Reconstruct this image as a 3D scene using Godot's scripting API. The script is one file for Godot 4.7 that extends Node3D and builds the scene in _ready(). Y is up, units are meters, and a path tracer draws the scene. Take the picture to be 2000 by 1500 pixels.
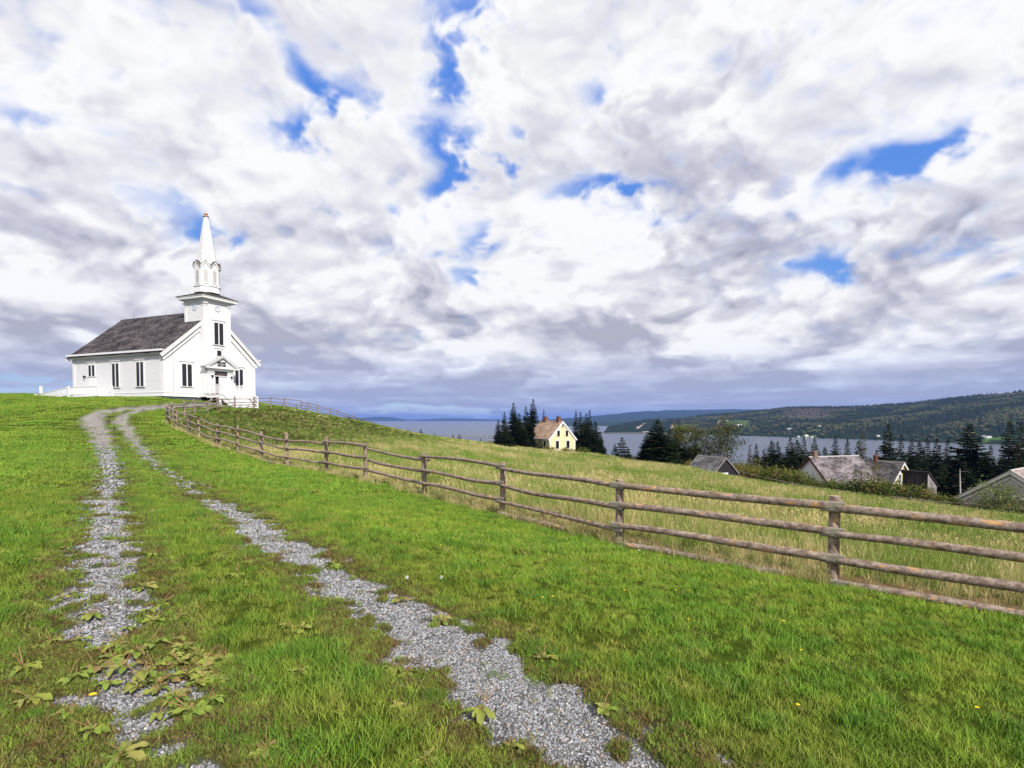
extends Node3D

# ---------------------------------------------------------------- camera numbers
const F := 1100.0            # focal length in pixels of the 2000 x 1500 photograph
const EYE := 1.5
var PITCH := deg_to_rad(2.0)
var CY := 818.0 + F * tan(deg_to_rad(2.0))
var SUN_DIR := Vector3(0.50, 0.66, 0.80).normalized()

func dirpx(px: float, py: float) -> Vector3:
	var x := (px - 1000.0) / F
	var y := -(py - CY) / F
	return Vector3(x, y * cos(PITCH) - sin(PITCH), -y * sin(PITCH) - cos(PITCH))

func at(px: float, py: float, depth: float) -> Vector3:
	var d := dirpx(px, py)
	return Vector3(0, EYE, 0) + d * (depth / -d.z)

# ---------------------------------------------------------------- small helpers
var M := {}
var taken := {}

func numbered(called: String) -> String:
	var n: int = taken.get(called, 0)
	taken[called] = n + 1
	return called if n == 0 else "%s_%03d" % [called, n]

func tag(o: Node, label := "", category := "", group := "", kind := "") -> Node:
	if label: o.set_meta("label", label)
	if category: o.set_meta("category", category)
	if group: o.set_meta("group", group)
	if kind: o.set_meta("kind", kind)
	return o

func thing(called: String, where: Vector3, turn: float, label: String, category: String, group := "") -> Node3D:
	var o := Node3D.new()
	o.name = numbered(called)
	add_child(o)
	o.position = where
	o.rotation.y = turn
	tag(o, label, category, group)
	return o

func mi(called: String, mesh: Mesh, mat: Material, parent: Node = null) -> MeshInstance3D:
	var o := MeshInstance3D.new()
	o.mesh = mesh
	if mat: o.material_override = mat
	if parent == null:
		o.name = numbered(called)
		add_child(o)
	else:
		o.name = called
		parent.add_child(o, true)
	return o

func copy(o: Node3D) -> Node3D:
	var base := String(o.name).rstrip("0123456789").trim_suffix("_")
	var c := o.duplicate()
	c.name = numbered(base)
	add_child(c)
	return c

func st_new() -> SurfaceTool:
	var st := SurfaceTool.new()
	st.begin(Mesh.PRIMITIVE_TRIANGLES)
	st.set_smooth_group(-1)
	return st

func done(st: SurfaceTool, tangents := false) -> ArrayMesh:
	st.generate_normals()
	if tangents: st.generate_tangents()
	return st.commit()

# a quad a b c d seen with a b c d running clockwise from the front
func quad(st: SurfaceTool, a: Vector3, b: Vector3, c: Vector3, d: Vector3) -> void:
	st.add_vertex(a); st.add_vertex(b); st.add_vertex(c)
	st.add_vertex(a); st.add_vertex(c); st.add_vertex(d)

func tri(st: SurfaceTool, a: Vector3, b: Vector3, c: Vector3) -> void:
	st.add_vertex(a); st.add_vertex(b); st.add_vertex(c)

# box between two corners
func bx(st: SurfaceTool, lo: Vector3, hi: Vector3) -> void:
	obx(st, Transform3D(Basis.from_scale(hi - lo), (lo + hi) * 0.5))

# unit box under a transform
func obx(st: SurfaceTool, t: Transform3D) -> void:
	var p := []
	for i in 8:
		p.append(t * Vector3(-0.5 if i & 1 == 0 else 0.5, -0.5 if i & 2 == 0 else 0.5, -0.5 if i & 4 == 0 else 0.5))
	quad(st, p[4], p[6], p[7], p[5])
	quad(st, p[1], p[3], p[2], p[0])
	quad(st, p[5], p[7], p[3], p[1])
	quad(st, p[0], p[2], p[6], p[4])
	quad(st, p[6], p[2], p[3], p[7])
	quad(st, p[0], p[4], p[5], p[1])

# a bar of rectangular section from a to b; wide across, tall along up
func bar(st: SurfaceTool, a: Vector3, b: Vector3, wide: float, tall: float, up := Vector3.UP) -> void:
	var z := (b - a)
	var x := up.cross(z).normalized()
	var y := z.cross(x).normalized()
	obx(st, Transform3D(Basis(x * wide, y * tall, z), (a + b) * 0.5))

func prism(st: SurfaceTool, poly: PackedVector2Array, z0: float, z1: float, t := Transform3D.IDENTITY) -> void:
	# poly counter-clockwise in xy, extruded along z
	var idx := Geometry2D.triangulate_polygon(poly)
	for i in range(0, idx.size(), 3):
		var a := poly[idx[i]]; var b := poly[idx[i + 1]]; var c := poly[idx[i + 2]]
		if (b - a).cross(c - a) > 0.0:
			var w := b; b = c; c = w
		tri(st, t * Vector3(a.x, a.y, z1), t * Vector3(b.x, b.y, z1), t * Vector3(c.x, c.y, z1))
		tri(st, t * Vector3(a.x, a.y, z0), t * Vector3(c.x, c.y, z0), t * Vector3(b.x, b.y, z0))
	for i in poly.size():
		var a := poly[i]; var b := poly[(i + 1) % poly.size()]
		quad(st, t * Vector3(a.x, a.y, z1), t * Vector3(b.x, b.y, z1), t * Vector3(b.x, b.y, z0), t * Vector3(a.x, a.y, z0))

# tube along points with radii
func tube(st: SurfaceTool, pts: Array, rad: Array, sides := 8, caps := true, wob := 0.0, seed_ := 0) -> void:
	var rng := RandomNumberGenerator.new(); rng.seed = seed_ + 17
	var rings := []
	for i in pts.size():
		var z: Vector3 = (pts[mini(i + 1, pts.size() - 1)] - pts[maxi(i - 1, 0)]).normalized()
		var x := (Vector3.UP if absf(z.y) < 0.9 else Vector3.RIGHT).cross(z).normalized()
		var y := z.cross(x)
		var ring := []
		for k in sides:
			var a := TAU * k / sides
			ring.append(pts[i] + (x * cos(a) + y * sin(a)) * rad[i] * (1.0 + wob * rng.randf_range(-1, 1)))
		rings.append(ring)
	st.set_smooth_group(1)
	for i in pts.size() - 1:
		for k in sides:
			var n := (k + 1) % sides
			quad(st, rings[i][n], rings[i][k], rings[i + 1][k], rings[i + 1][n])
	st.set_smooth_group(-1)
	if caps:
		for k in range(1, sides - 1):
			tri(st, rings[0][0], rings[0][k], rings[0][k + 1])
			var e: Array = rings[-1]
			tri(st, e[0], e[k + 1], e[k])

func fnl(freq: float, oct: int, seed_: int, kind := FastNoiseLite.TYPE_SIMPLEX_SMOOTH) -> FastNoiseLite:
	var n := FastNoiseLite.new()
	n.noise_type = kind
	n.frequency = freq
	n.seed = seed_
	n.fractal_type = FastNoiseLite.FRACTAL_FBM if oct > 1 else FastNoiseLite.FRACTAL_NONE
	n.fractal_octaves = oct
	return n

func lin(r: float, g: float, b: float) -> Color:   # a linear base colour as the sRGB value Godot wants
	return Color(r, g, b).linear_to_srgb()

func rough(c: Color, r := 0.85) -> StandardMaterial3D:
	var m := StandardMaterial3D.new()
	m.albedo_color = c
	m.roughness = r
	m.metallic_specular = 0.3
	return m

func tinted(r := 0.85, back := Color.BLACK) -> StandardMaterial3D:   # colour comes from vertices or copies
	var m := rough(Color.WHITE, r)
	m.vertex_color_use_as_albedo = true
	if back != Color.BLACK:
		m.backlight_enabled = true
		m.backlight = back
	return m

# ---------------------------------------------------------------- sky
const SW := 4096
const SH := 2048
var sky_rows := []
var sky_dens := []
# gaps in the cloud, thick grey bellies and sunlit heads: direction (as photo pixel), half-width, half-height, tilt, weight
var gaps := [[890, 50, 85, 95, 0.3, 1.0], [655, 185, 60, 48, 0.3, 1.0], [600, 140, 70, 26, 0.5, 0.55], [565, 258, 70, 48, -0.2, 0.95], [460, 15, 70, 30, 0.4, 0.55],
	[870, 275, 75, 55, 0.2, 1.0], [860, 350, 36, 50, 0, 0.9], [60, 235, 60, 22, 0, 0.6], [225, 265, 50, 20, 0, 0.35], [355, 436, 75, 40, 0.3, 0.85], [425, 472, 50, 16, 0.2, 0.6],
	[1170, 182, 48, 30, 0, 0.75], [1010, 265, 24, 22, 0, 0.5], [1128, 368, 68, 26, 0, 1.0], [1285, 440, 18, 16, 0, 0.7], [1745, 322, 58, 42, -0.3, 1.1], [1640, 335, 46, 24, -0.4, 0.8],
	[1832, 280, 52, 26, -0.4, 0.95], [1590, 530, 110, 30, -0.1, 1.1], [935, 465, 34, 40, 0.3, 0.75], [765, 410, 16, 12, 0, 0.6], [865, 497, 30, 9, 0, 0.6], [925, 542, 44, 18, 0, 0.7],
	[1985, 535, 50, 11, -0.2, 0.6], [30, 738, 190, 10, 0, 1.2], [50, 762, 170, 10, 0, 1.4], [810, 806, 170, 13, 0, 1.5], [930, 800, 60, 9, 0, 0.8], [40, 375, 60, 18, 0, 0.3]]
var bellies := [[1330, 300, 190, 110, 0.3, 0.5], [1400, 450, 130, 110, 0, 0.5], [1750, 480, 260, 80, -0.3, 0.55], [1280, 660, 170, 45, 0, 0.5], [330, 300, 260, 40, 0.2, 0.28],
	[440, 680, 200, 50, 0, 0.4], [100, 650, 160, 40, 0, 0.4], [330, 545, 90, 30, 0, 0.35], [1700, 600, 220, 30, 0, 0.35], [700, 590, 170, 40, 0, 0.32], [500, 30, 160, 60, 0.3, 0.28], [1900, 90, 120, 60, 0, 0.15]]
var heads := [[150, 130, 300, 120, 0, 0.30], [1150, 440, 150, 55, 0.1, 0.8], [1570, 400, 150, 55, 0.2, 0.7], [1380, 70, 250, 110, 0, 0.45], [1930, 150, 220, 150, 0, 0.4],
	[1000, 170, 120, 90, 0, 0.25], [90, 585, 150, 40, 0, 0.4], [280, 470, 140, 35, 0, 0.5], [1080, 570, 170, 35, 0, 0.5], [1480, 590, 170, 30, 0, 0.4], [700, 420, 200, 60, 0, 0.3], [1700, 660, 200, 25, 0, 0.25]]
var spots := []

const R0 := 490            # first row of the part worked out at full fineness
const CW := 1160           # its width, centred ahead
const HALF := SH / 2 + 4

func make_sky() -> ImageTexture:
	for kind in 3:
		for g in [gaps, bellies, heads][kind]:
			var d := dirpx(g[0], g[1]).normalized()
			var r := d.cross(Vector3.UP).normalized()
			var u := r.cross(d)
			var k: float = dirpx(g[0], g[1]).length() * F
			var ca := cos(-g[4]); var sa := sin(-g[4])
			spots.append([kind, d, (r * ca + u * sa) * (k / g[2]), (u * ca - r * sa) * (k / g[3]), g[5], minf(1.2, 2.6 * maxf(g[2], g[3]) / k)])
	# the whole dome at a quarter of the fineness, then the part ahead at full fineness laid over it
	var n := (HALF - R0) + HALF / 4 + 1
	sky_dens.resize(n)
	sky_rows.resize(n)
	var t := WorkerThreadPool.add_group_task(sky_density, n)
	WorkerThreadPool.wait_for_group_task_completion(t)
	t = WorkerThreadPool.add_group_task(sky_colour, n)
	WorkerThreadPool.wait_for_group_task_completion(t)
	var fine := PackedByteArray()
	for i in HALF - R0: fine.append_array(sky_rows[i])
	var coarse := PackedByteArray()
	for i in HALF / 4 + 1: coarse.append_array(sky_rows[HALF - R0 + i])
	var low := PackedByteArray()
	low.resize(SW / 4 * 3)
	for i in SW / 4:
		low[i * 3] = 120; low[i * 3 + 1] = 125; low[i * 3 + 2] = 140
	for i in SH / 4 - HALF / 4 - 1: coarse.append_array(low)
	var im := Image.create_from_data(SW / 4, SH / 4, false, Image.FORMAT_RGB8, coarse)
	im.resize(SW, SH, Image.INTERPOLATE_CUBIC)
	var fi := Image.create_from_data(CW, HALF - R0, false, Image.FORMAT_RGB8, fine)
	im.blit_rect(fi, Rect2i(CW / 2, 0, CW / 2, HALF - R0), Vector2i(0, R0))
	im.blit_rect(fi, Rect2i(0, 0, CW / 2, HALF - R0), Vector2i(SW - CW / 2, R0))
	sky_dens.clear(); sky_rows.clear()
	return ImageTexture.create_from_image(im)

func sky_density(task: int) -> void:
	var n1 := fnl(0.55, 6, 3); n1.fractal_gain = 0.50
	var n2 := fnl(0.9, 3, 11)
	var n3 := fnl(1.6, 5, 23)
	var n4 := fnl(6.0, 5, 31)
	var n6 := fnl(1.9, 3, 37, FastNoiseLite.TYPE_CELLULAR)      # rounded heads
	n6.cellular_return_type = FastNoiseLite.RETURN_DISTANCE
	n6.fractal_gain = 0.45
	var full := task < HALF - R0
	var el := PI * (0.5 - (R0 + task + 0.5) / SH) if full else PI * (0.5 - ((task - HALF + R0) * 4 + 2.0) / SH)
	var count := CW if full else SW / 4
	var y := sin(el); var h := cos(el)
	var yy := maxf(y, 0.0)
	var out := PackedFloat32Array()
	out.resize(count * 3)
	var near_ := []
	var k := 1.0 / (yy + 0.10)
	for i in count:
		var ph := TAU * (i - CW / 2 + 0.5) / SW if full else TAU * (i + 0.5) * 4.0 / SW
		var d := Vector3(sin(ph) * h, y, -cos(ph) * h)
		if i % 32 == 0:      # keep only the spots that this stretch of the row can touch
			near_.clear()
			for s in spots:
				if d.angle_to(s[1]) < s[5] + (0.06 if full else 0.22): near_.append(s)
		var p := Vector3(d.x * k, d.z * k, 0.0)
		var wx := n2.get_noise_3d(p.x, p.y, 4.0)
		var wy := n2.get_noise_3d(p.x, p.y, 9.0)
		var base := n1.get_noise_3d(p.x + wx * 0.35, p.y + wy * 0.35, 0.0)
		var fine := n3.get_noise_3d(d.x * 3.2 + wx * 0.3, d.y * 4.6, d.z * 3.2)
		var fray := n4.get_noise_3d(d.x * 3.0 + fine * 0.12, d.y * 4.0, d.z * 3.0)
		var other := n3.get_noise_3d(d.x * 3.2 + 9.0, d.y * 4.6 + wy * 0.3, d.z * 3.2)
		var puff := -n6.get_noise_3d(d.x * 3.0 + fine * 0.45, d.y * 5.2 + fray * 0.12, d.z * 3.0 + wx * 0.3) - 0.35
		var hole := 0.0; var belly := 0.0; var head := 0.0
		for s in near_:
			var a := d.dot(s[2]) + fine * 1.5 + wx * 0.25 + fray * 0.9
			var b := d.dot(s[3]) + other * 1.5 + wy * 0.25 - fray * 0.8
			var e: float = exp(-(a * a + b * b)) * s[4]
			match s[0]:
				0: hole += e * 0.92
				1: belly = maxf(belly, e)
				2: head = maxf(head, e)
		var c := 0.74 + 0.42 * base + 0.20 * fine + 0.44 * fray + 0.22 * puff - 1.02 * hole + 0.15 * clampf(1.0 - yy * 1.1, 0, 1)
		out[i * 3] = clampf(c, -0.2, 1.4)
		out[i * 3 + 1] = belly - head
		out[i * 3 + 2] = base * 0.25 + fine * 0.34 + fray * 0.10 + puff * 0.85
	sky_dens[task] = out

func sky_colour(task: int) -> void:
	var n5 := fnl(1.0, 4, 77)
	var full := task < HALF - R0
	var el := PI * (0.5 - (R0 + task + 0.5) / SH) if full else PI * (0.5 - ((task - HALF + R0) * 4 + 2.0) / SH)
	var count := CW if full else SW / 4
	var first := 0 if full else HALF - R0
	var y := maxf(sin(el), 0.0)
	var here: PackedFloat32Array = sky_dens[task]
	var up1: PackedFloat32Array = sky_dens[maxi(task - (12 if full else 3), first)]
	var up2: PackedFloat32Array = sky_dens[maxi(task - (40 if full else 10), first)]
	var out := PackedByteArray()
	out.resize(count * 3)
	var blue := Color(0.085, 0.25, 0.78).lerp(Color(0.33, 0.60, 0.93), pow(1.0 - y, 5.0)).lerp(Color(0.74, 0.81, 0.86), pow(1.0 - y, 18.0))
	var low := smoothstep(0.15, 0.02, y)
	for i in count:
		var c := here[i * 3]
		var ph := TAU * (i - CW / 2 + 0.5) / SW if full else TAU * (i + 0.5) * 4.0 / SW
		var dens := smoothstep(-0.22, 0.80, c)
		var lit := 0.65 * (here[i * 3 + 2] - up1[i * 3 + 2]) + 0.55 * (here[i * 3 + 2] - up2[i * 3 + 2])
		lit *= lerpf(1.0, 0.32, smoothstep(0.18, 0.5, y))
		var thick := smoothstep(0.45, 1.25, c)
		var v := 0.95 + lit * 0.95 - 0.20 * thick - 0.40 * here[i * 3 + 1] + 0.22 * here[i * 3 + 2] - 0.05 * smoothstep(0.4, 0.15, y)
		# the deck seen edge-on towards the horizon
		var streak := n5.get_noise_3d(sin(ph) * 3.0, y * 60.0, -cos(ph) * 3.0) + 0.5 * n5.get_noise_3d(sin(ph) * 9.0, y * 150.0, -cos(ph) * 9.0)
		v = lerpf(v, 0.52 + streak * 0.17 + 0.15 * lit + 0.10 * smoothstep(0.03, 0.12, y), low * 0.9)
		dens = lerpf(dens, smoothstep(-0.1, 0.7, c + 0.25 + 0.3 * streak), low)
		v = clampf(v, 0.28, 1.0)
		var grey := Color(v, v, v) * Color(0.985, 0.985, 1.0)
		var cool := clampf((0.95 - v) * 2.2, 0.0, 1.0)
		var cloud := grey * Color(1, 1, 1).lerp(Color(0.865, 0.875, 1.07), cool)
		cloud = cloud.lerp(cloud * Color(0.82, 0.92, 1.12), low * 0.9)
		var col := blue.lerp(cloud, dens).linear_to_srgb()
		out[i * 3] = clampi(int(col.r * 255.0), 0, 255)
		out[i * 3 + 1] = clampi(int(col.g * 255.0), 0, 255)
		out[i * 3 + 2] = clampi(int(col.b * 255.0), 0, 255)
	sky_rows[task] = out

func _ready() -> void:
	var t0 := Time.get_ticks_msec()
	var cam := Camera3D.new()
	cam.name = "camera"
	add_child(cam)
	cam.position = Vector3(0, EYE, 0)
	cam.rotation.x = -PITCH
	cam.projection = Camera3D.PROJECTION_FRUSTUM
	cam.near = 0.1
	cam.far = 40000.0
	cam.size = 1500.0 / F * cam.near
	cam.frustum_offset = Vector2(0, (CY - 750.0) / F * cam.near)
	cam.current = true
	var env := Environment.new()
	env.background_mode = Environment.BG_SKY
	env.tonemap_mode = Environment.TONE_MAPPER_LINEAR
	env.tonemap_exposure = 1.08
	env.sdfgi_enabled = true
	env.ssao_enabled = true
	env.ssil_enabled = true
	var pano := PanoramaSkyMaterial.new()
	pano.panorama = make_sky()
	pano.energy_multiplier = 0.935
	env.sky = Sky.new()
	env.sky.sky_material = pano
	env.fog_enabled = true
	env.fog_density = 0.00006
	env.fog_light_color = Color(0.50, 0.66, 1.0)
	var we := WorldEnvironment.new()
	we.environment = env
	we.name = "environment"
	add_child(we)
	var sun := DirectionalLight3D.new()
	sun.name = "sun"
	sun.light_energy = 1.5
	sun.light_color = Color(1.0, 0.975, 0.935)
	sun.light_angular_distance = 0.5
	sun.shadow_enabled = true
	add_child(sun)
	sun.look_at_from_position(SUN_DIR * 100.0, Vector3.ZERO)
	print("sky ", Time.get_ticks_msec() - t0)
	build()
	print("built ", Time.get_ticks_msec() - t0)

# ---------------------------------------------------------------- terrain
var ctl_p := PackedVector2Array()
var ctl_y := PackedFloat64Array()
var tps_w := PackedFloat64Array()
const GX0 := -90.0
const GZ0 := -230.0
const GN := 260            # 1 m cells
const GM := 250
var grid := []             # rows of heights
var bump := fnl(0.9, 3, 5)
var bump2 := fnl(0.12, 2, 6)

func ctl(px: float, depth: float, yrel: float) -> void:
	ctl_p.append(Vector2((px - 1000.0) / F * depth, -depth))
	ctl_y.append(yrel + EYE)

func ctlpix(px: float, py: float, depth: float) -> void:
	var p := at(px, py, depth)
	ctl_p.append(Vector2(p.x, p.z))
	ctl_y.append(p.y)

func phi(r2: float) -> float:
	return 0.0 if r2 < 1e-9 else 0.5 * r2 * log(r2)

var post_px := [[1626, 1142, 8.2], [1210, 1067, 10.6], [981, 1006, 13.5], [829, 968, 16.4], [714.5, 941, 19.0], [637, 926, 21.5], [561, 909, 24.2], [510, 896, 26.2], [464, 884, 28.6],
	[425.5, 872, 30.6], [389, 855, 33.2], [370.5, 848, 35.2], [344.5, 837, 37.6], [327, 826, 40.2]]
var post2_px := [[337, 815, 42.0], [360, 812, 45.3], [379, 811, 48.4], [406, 809, 51.8], [424, 803, 55.0], [459, 801, 58.6], [497, 797, 62.2], [529.5, 797.5, 65.6], [555, 799, 69.2], [589, 801.5, 73.0], [603, 804, 76.5],
	[619.5, 806.5, 80.0], [645, 813, 84.2], [659.5, 817, 88.5], [675, 821.5, 93.0], [689.5, 825.5, 98.0], [702, 829, 103.0], [714, 832, 108.5], [725, 835, 114.0], [737, 838, 120.0], [748, 841, 126.5], [757.5, 843, 133.0], [771, 845.5, 140.0], [783, 848, 148.0]]

func fit_terrain() -> void:
	ctl(1000, 0.01, -1.5)
	for e in [[0, 10, -1.45], [12, 6, -2.3], [-10, 5, -0.9], [8.0, -1.0, -2.15], [7.3, -5.9, -2.46], [-8, -2, -1.25], [30, 0, -5.0], [-35, 5, 0.2]]:
		ctl_p.append(Vector2(e[0], e[1])); ctl_y.append(e[2] + EYE)
	for e in post_px: ctlpix(e[0], e[1], e[2])
	for k in [2, 4, 6, 8, 10, 12, 14, 18, 22]: ctlpix(post2_px[k][0], post2_px[k][1], post2_px[k][2])
	for e in [[1150, 1480, 2.55], [215, 1200, 4.3], [560, 1080, 6.4], [205, 1000, 9.1], [215, 900, 19.5], [200, 850, 33.0], [182, 812, 40.5], [0, 1000, 8.6], [0, 900, 17.0], [0, 830, 37.0], [0, 792, 52.0], [0, 768, 66.0], [140, 773, 66.0], [320, 777, 57.5], [500, 785, 68.0], [330, 793, 52.5], [250, 797, 47.0],
		[1908, 1007, 53.0], [1547, 962, 66.0], [1350, 916, 75.0], [1200, 893.5, 100.0], [1100, 885, 112.0], [1000, 873, 122.0], [900, 862, 140.0], [820, 851, 152.0]]:
		ctlpix(e[0], e[1], e[2])
	for e in [[1100, 80, -5.7], [1050, 95, -6.2], [1100, 50, -4.15], [1100, 28, -3.0], [1000, 80, -4.5], [1000, 50, -3.5], [1200, 75, -5.7], [1200, 45, -4.1], [900, 90, -4.0], [900, 60, -3.2], [1300, 60, -5.4], [425, 62.5, 1.75], [475, 66.5, 1.75], [1650, 78, -10.9], [1880, 66, -12.0], [2100, 60, -12.0], [1600, 112, -17.0], [1950, 112, -20.0], [1300, 98, -9.8], [1330, 135, -16.0], [1085, 134, -8.2], [1000, 175, -11.0], [1130, 175, -14.0], [800, 205, -10.0], [600, 160, -5.0], [400, 150, -1.0], [250, 90, 1.4], [0, 95, 1.0], [140, 84, 2.4], [-200, 60, 2.0], [400, 75, 2.2], [430, 88, 1.2]]:
		ctl(e[0], e[1], e[2])
	var n := ctl_p.size()
	var N := n + 3
	var A := []
	for i in N:
		var row := PackedFloat64Array()
		row.resize(N + 1)
		if i < n:
			for j in n: row[j] = phi(ctl_p[i].distance_squared_to(ctl_p[j])) + (2.0 if i == j else 0.0)
			row[n] = 1.0; row[n + 1] = ctl_p[i].x; row[n + 2] = ctl_p[i].y
			row[N] = ctl_y[i]
		else:
			for j in n: row[j] = 1.0 if i == n else (ctl_p[j].x if i == n + 1 else ctl_p[j].y)
		A.append(row)
	for c in N:
		var best := c
		for r in range(c + 1, N):
			if absf(A[r][c]) > absf(A[best][c]): best = r
		var sw = A[c]; A[c] = A[best]; A[best] = sw
		var rc: PackedFloat64Array = A[c]
		for r in range(c + 1, N):
			var rr: PackedFloat64Array = A[r]
			var k := rr[c] / rc[c]
			if k == 0.0: continue
			for j in range(c, N + 1): rr[j] -= k * rc[j]
			A[r] = rr
	tps_w.resize(N)
	for c in range(N - 1, -1, -1):
		var v: float = A[c][N]
		for j in range(c + 1, N): v -= A[c][j] * tps_w[j]
		tps_w[c] = v / A[c][c]
	grid.resize(GM)
	var t := WorkerThreadPool.add_group_task(grid_row, GM)
	WorkerThreadPool.wait_for_group_task_completion(t)

func far_height(r: float) -> float:
	return maxf(-7.0 - 0.11 * (r - 110.0), -62.0)

func grid_row(j: int) -> void:
	var out := PackedFloat32Array()
	out.resize(GN)
	var n := ctl_p.size()
	for i in GN:
		var q := Vector2(GX0 + i, GZ0 + j)
		var v: float = tps_w[n] + tps_w[n + 1] * q.x + tps_w[n + 2] * q.y
		for k in n:
			var r2 := q.distance_squared_to(ctl_p[k])
			if r2 > 1e-9: v += tps_w[k] * 0.5 * r2 * log(r2)
		out[i] = v
	grid[j] = out

func base_h(x: float, z: float) -> float:
	var fx := clampf(x - GX0, 0.0, GN - 1.001)
	var fz := clampf(z - GZ0, 0.0, GM - 1.001)
	var i := int(fx); var j := int(fz)
	fx -= i; fz -= j
	var a: PackedFloat32Array = grid[j]
	var b: PackedFloat32Array = grid[j + 1]
	return lerpf(lerpf(a[i], a[i + 1], fx), lerpf(b[i], b[i + 1], fx), fz)

func H(x: float, z: float) -> float:
	var r := sqrt(x * x + z * z)
	var k := smoothstep(150.0, 230.0, r)
	# the hill top behind the church and to the left falls away too
	k = maxf(k, smoothstep(60.0, 84.0, -x))
	k = maxf(k, smoothstep(100.0, 150.0, x))
	var y := 0.0
	if k < 1.0: y = base_h(x, z) + 0.035 * bump.get_noise_2d(x, z) + 0.10 * bump2.get_noise_2d(x, z) * smoothstep(6, 20, r)
	if k > 0.0: y = lerpf(y, minf(far_height(r), y if k < 1.0 else 0.0) + 1.2 * bump2.get_noise_2d(x * 0.3, z * 0.3), k)
	return y

func Hp(p: Vector3) -> Vector3:
	return Vector3(p.x, H(p.x, p.z), p.z)

# the point of the ground seen at a pixel of the photograph
func gp(px: float, py: float, d0 := 1.2, d1 := 220.0) -> Vector3:
	var d := dirpx(px, py)
	d /= -d.z
	var t := d0
	var prev := d0
	while t < d1:
		var p := Vector3(0, EYE, 0) + d * t
		if p.y < H(p.x, p.z):
			for i in 12:
				var m := (prev + t) * 0.5
				var q := Vector3(0, EYE, 0) + d * m
				if q.y < H(q.x, q.z): t = m
				else: prev = m
			return Hp(Vector3(0, EYE, 0) + d * t)
		prev = t
		t += maxf(0.08, t * 0.012)
	return Hp(Vector3(0, EYE, 0) + d * d1)

# ---------------------------------------------------------------- the two wheel tracks
const TX0 := -46.0
const TZ0 := -70.0
const TN := 560
const TM := 740
var rut_dist := PackedFloat32Array()      # distance to the nearest rut middle, in cells of 0.1 m
var rut_wear := PackedFloat32Array()      # how bare the gravel is there
var patch := fnl(1.1, 4, 41)
var patch2 := fnl(3.6, 4, 43)

func make_ruts() -> void:
	rut_dist.resize(TN * TM); rut_dist.fill(9.0)
	rut_wear.resize(TN * TM)
	# pixel, pixel, half width, bareness
	var left := [[330, 1600, 0.32, 0.62], [262, 1470, 0.32, 0.66], [240, 1380, 0.32, 0.62], [212, 1310, 0.30, 0.52], [205, 1230, 0.28, 0.72], [208, 1180, 0.28, 0.78], [210, 1100, 0.30, 0.78], [212, 1020, 0.30, 0.76], [208, 960, 0.32, 0.76], [216, 930, 0.32, 0.66], [212, 905, 0.34, 0.7],
		[206, 885, 0.40, 0.75], [198, 858, 0.46, 0.95], [186, 832, 0.52, 1.1], [181, 818, 0.6, 1.2], [188, 809, 0.6, 1.2], [215, 801.5, 0.55, 1.1], [262, 796, 0.55, 1.1], [330, 792, 0.6, 1.1], [400, 790, 0.6, 1.1], [468, 788.5, 0.7, 1.1]]
	var right := [[1330, 1600, 0.38, 0.86], [1160, 1460, 0.37, 0.86], [1030, 1370, 0.37, 0.82], [900, 1285, 0.37, 0.88], [800, 1215, 0.35, 0.88], [690, 1150, 0.32, 0.74], [610, 1098, 0.32, 0.74], [545, 1060, 0.34, 0.8], [475, 1012, 0.32, 0.85], [425, 985, 0.32, 0.75], [385, 962, 0.30, 0.5], [345, 935, 0.30, 0.42], [310, 910, 0.30, 0.40],
		[283, 885, 0.34, 0.55], [262, 860, 0.38, 0.8], [247, 838, 0.42, 0.95], [237, 822, 0.46, 1.0], [243, 809, 0.42, 0.9], [275, 801, 0.42, 0.9], [330, 796.5, 0.45, 0.9], [400, 793, 0.5, 0.9]]
	for way in [left, right]:
		var pts := []
		for e in way: pts.append(gp(e[0], e[1]))
		for s in pts.size() - 1:
			var a := Vector2(pts[s].x, pts[s].z); var b := Vector2(pts[s + 1].x, pts[s + 1].z)
			var i0 := int((minf(a.x, b.x) - 1.6 - TX0) * 10); var i1 := int((maxf(a.x, b.x) + 1.6 - TX0) * 10)
			var j0 := int((minf(a.y, b.y) - 1.6 - TZ0) * 10); var j1 := int((maxf(a.y, b.y) + 1.6 - TZ0) * 10)
			for j in range(maxi(j0, 0), mini(j1, TM - 1) + 1):
				for i in range(maxi(i0, 0), mini(i1, TN - 1) + 1):
					var q := Vector2(TX0 + i * 0.1, TZ0 + j * 0.1)
					var k := clampf((q - a).dot(b - a) / maxf((b - a).length_squared(), 1e-6), 0.0, 1.0)
					var d := q.distance_to(a.lerp(b, k)) - lerpf(way[s][2], way[s + 1][2], k)
					var c := j * TN + i
					if d < rut_dist[c]:
						rut_dist[c] = d
						rut_wear[c] = lerpf(way[s][3], way[s + 1][3], k)

# x: signed distance past the rut's edge (under 0 inside), y: bareness
func rut(x: float, z: float) -> Vector2:
	var fx := (x - TX0) * 10.0; var fz := (z - TZ0) * 10.0
	if fx < 0 or fz < 0 or fx >= TN - 1 or fz >= TM - 1: return Vector2(9, 0)
	var i := int(fx); var j := int(fz)
	var c := j * TN + i
	fx -= i; fz -= j
	return Vector2(lerpf(lerpf(rut_dist[c], rut_dist[c + 1], fx), lerpf(rut_dist[c + TN], rut_dist[c + TN + 1], fx), fz), rut_wear[c])

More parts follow.
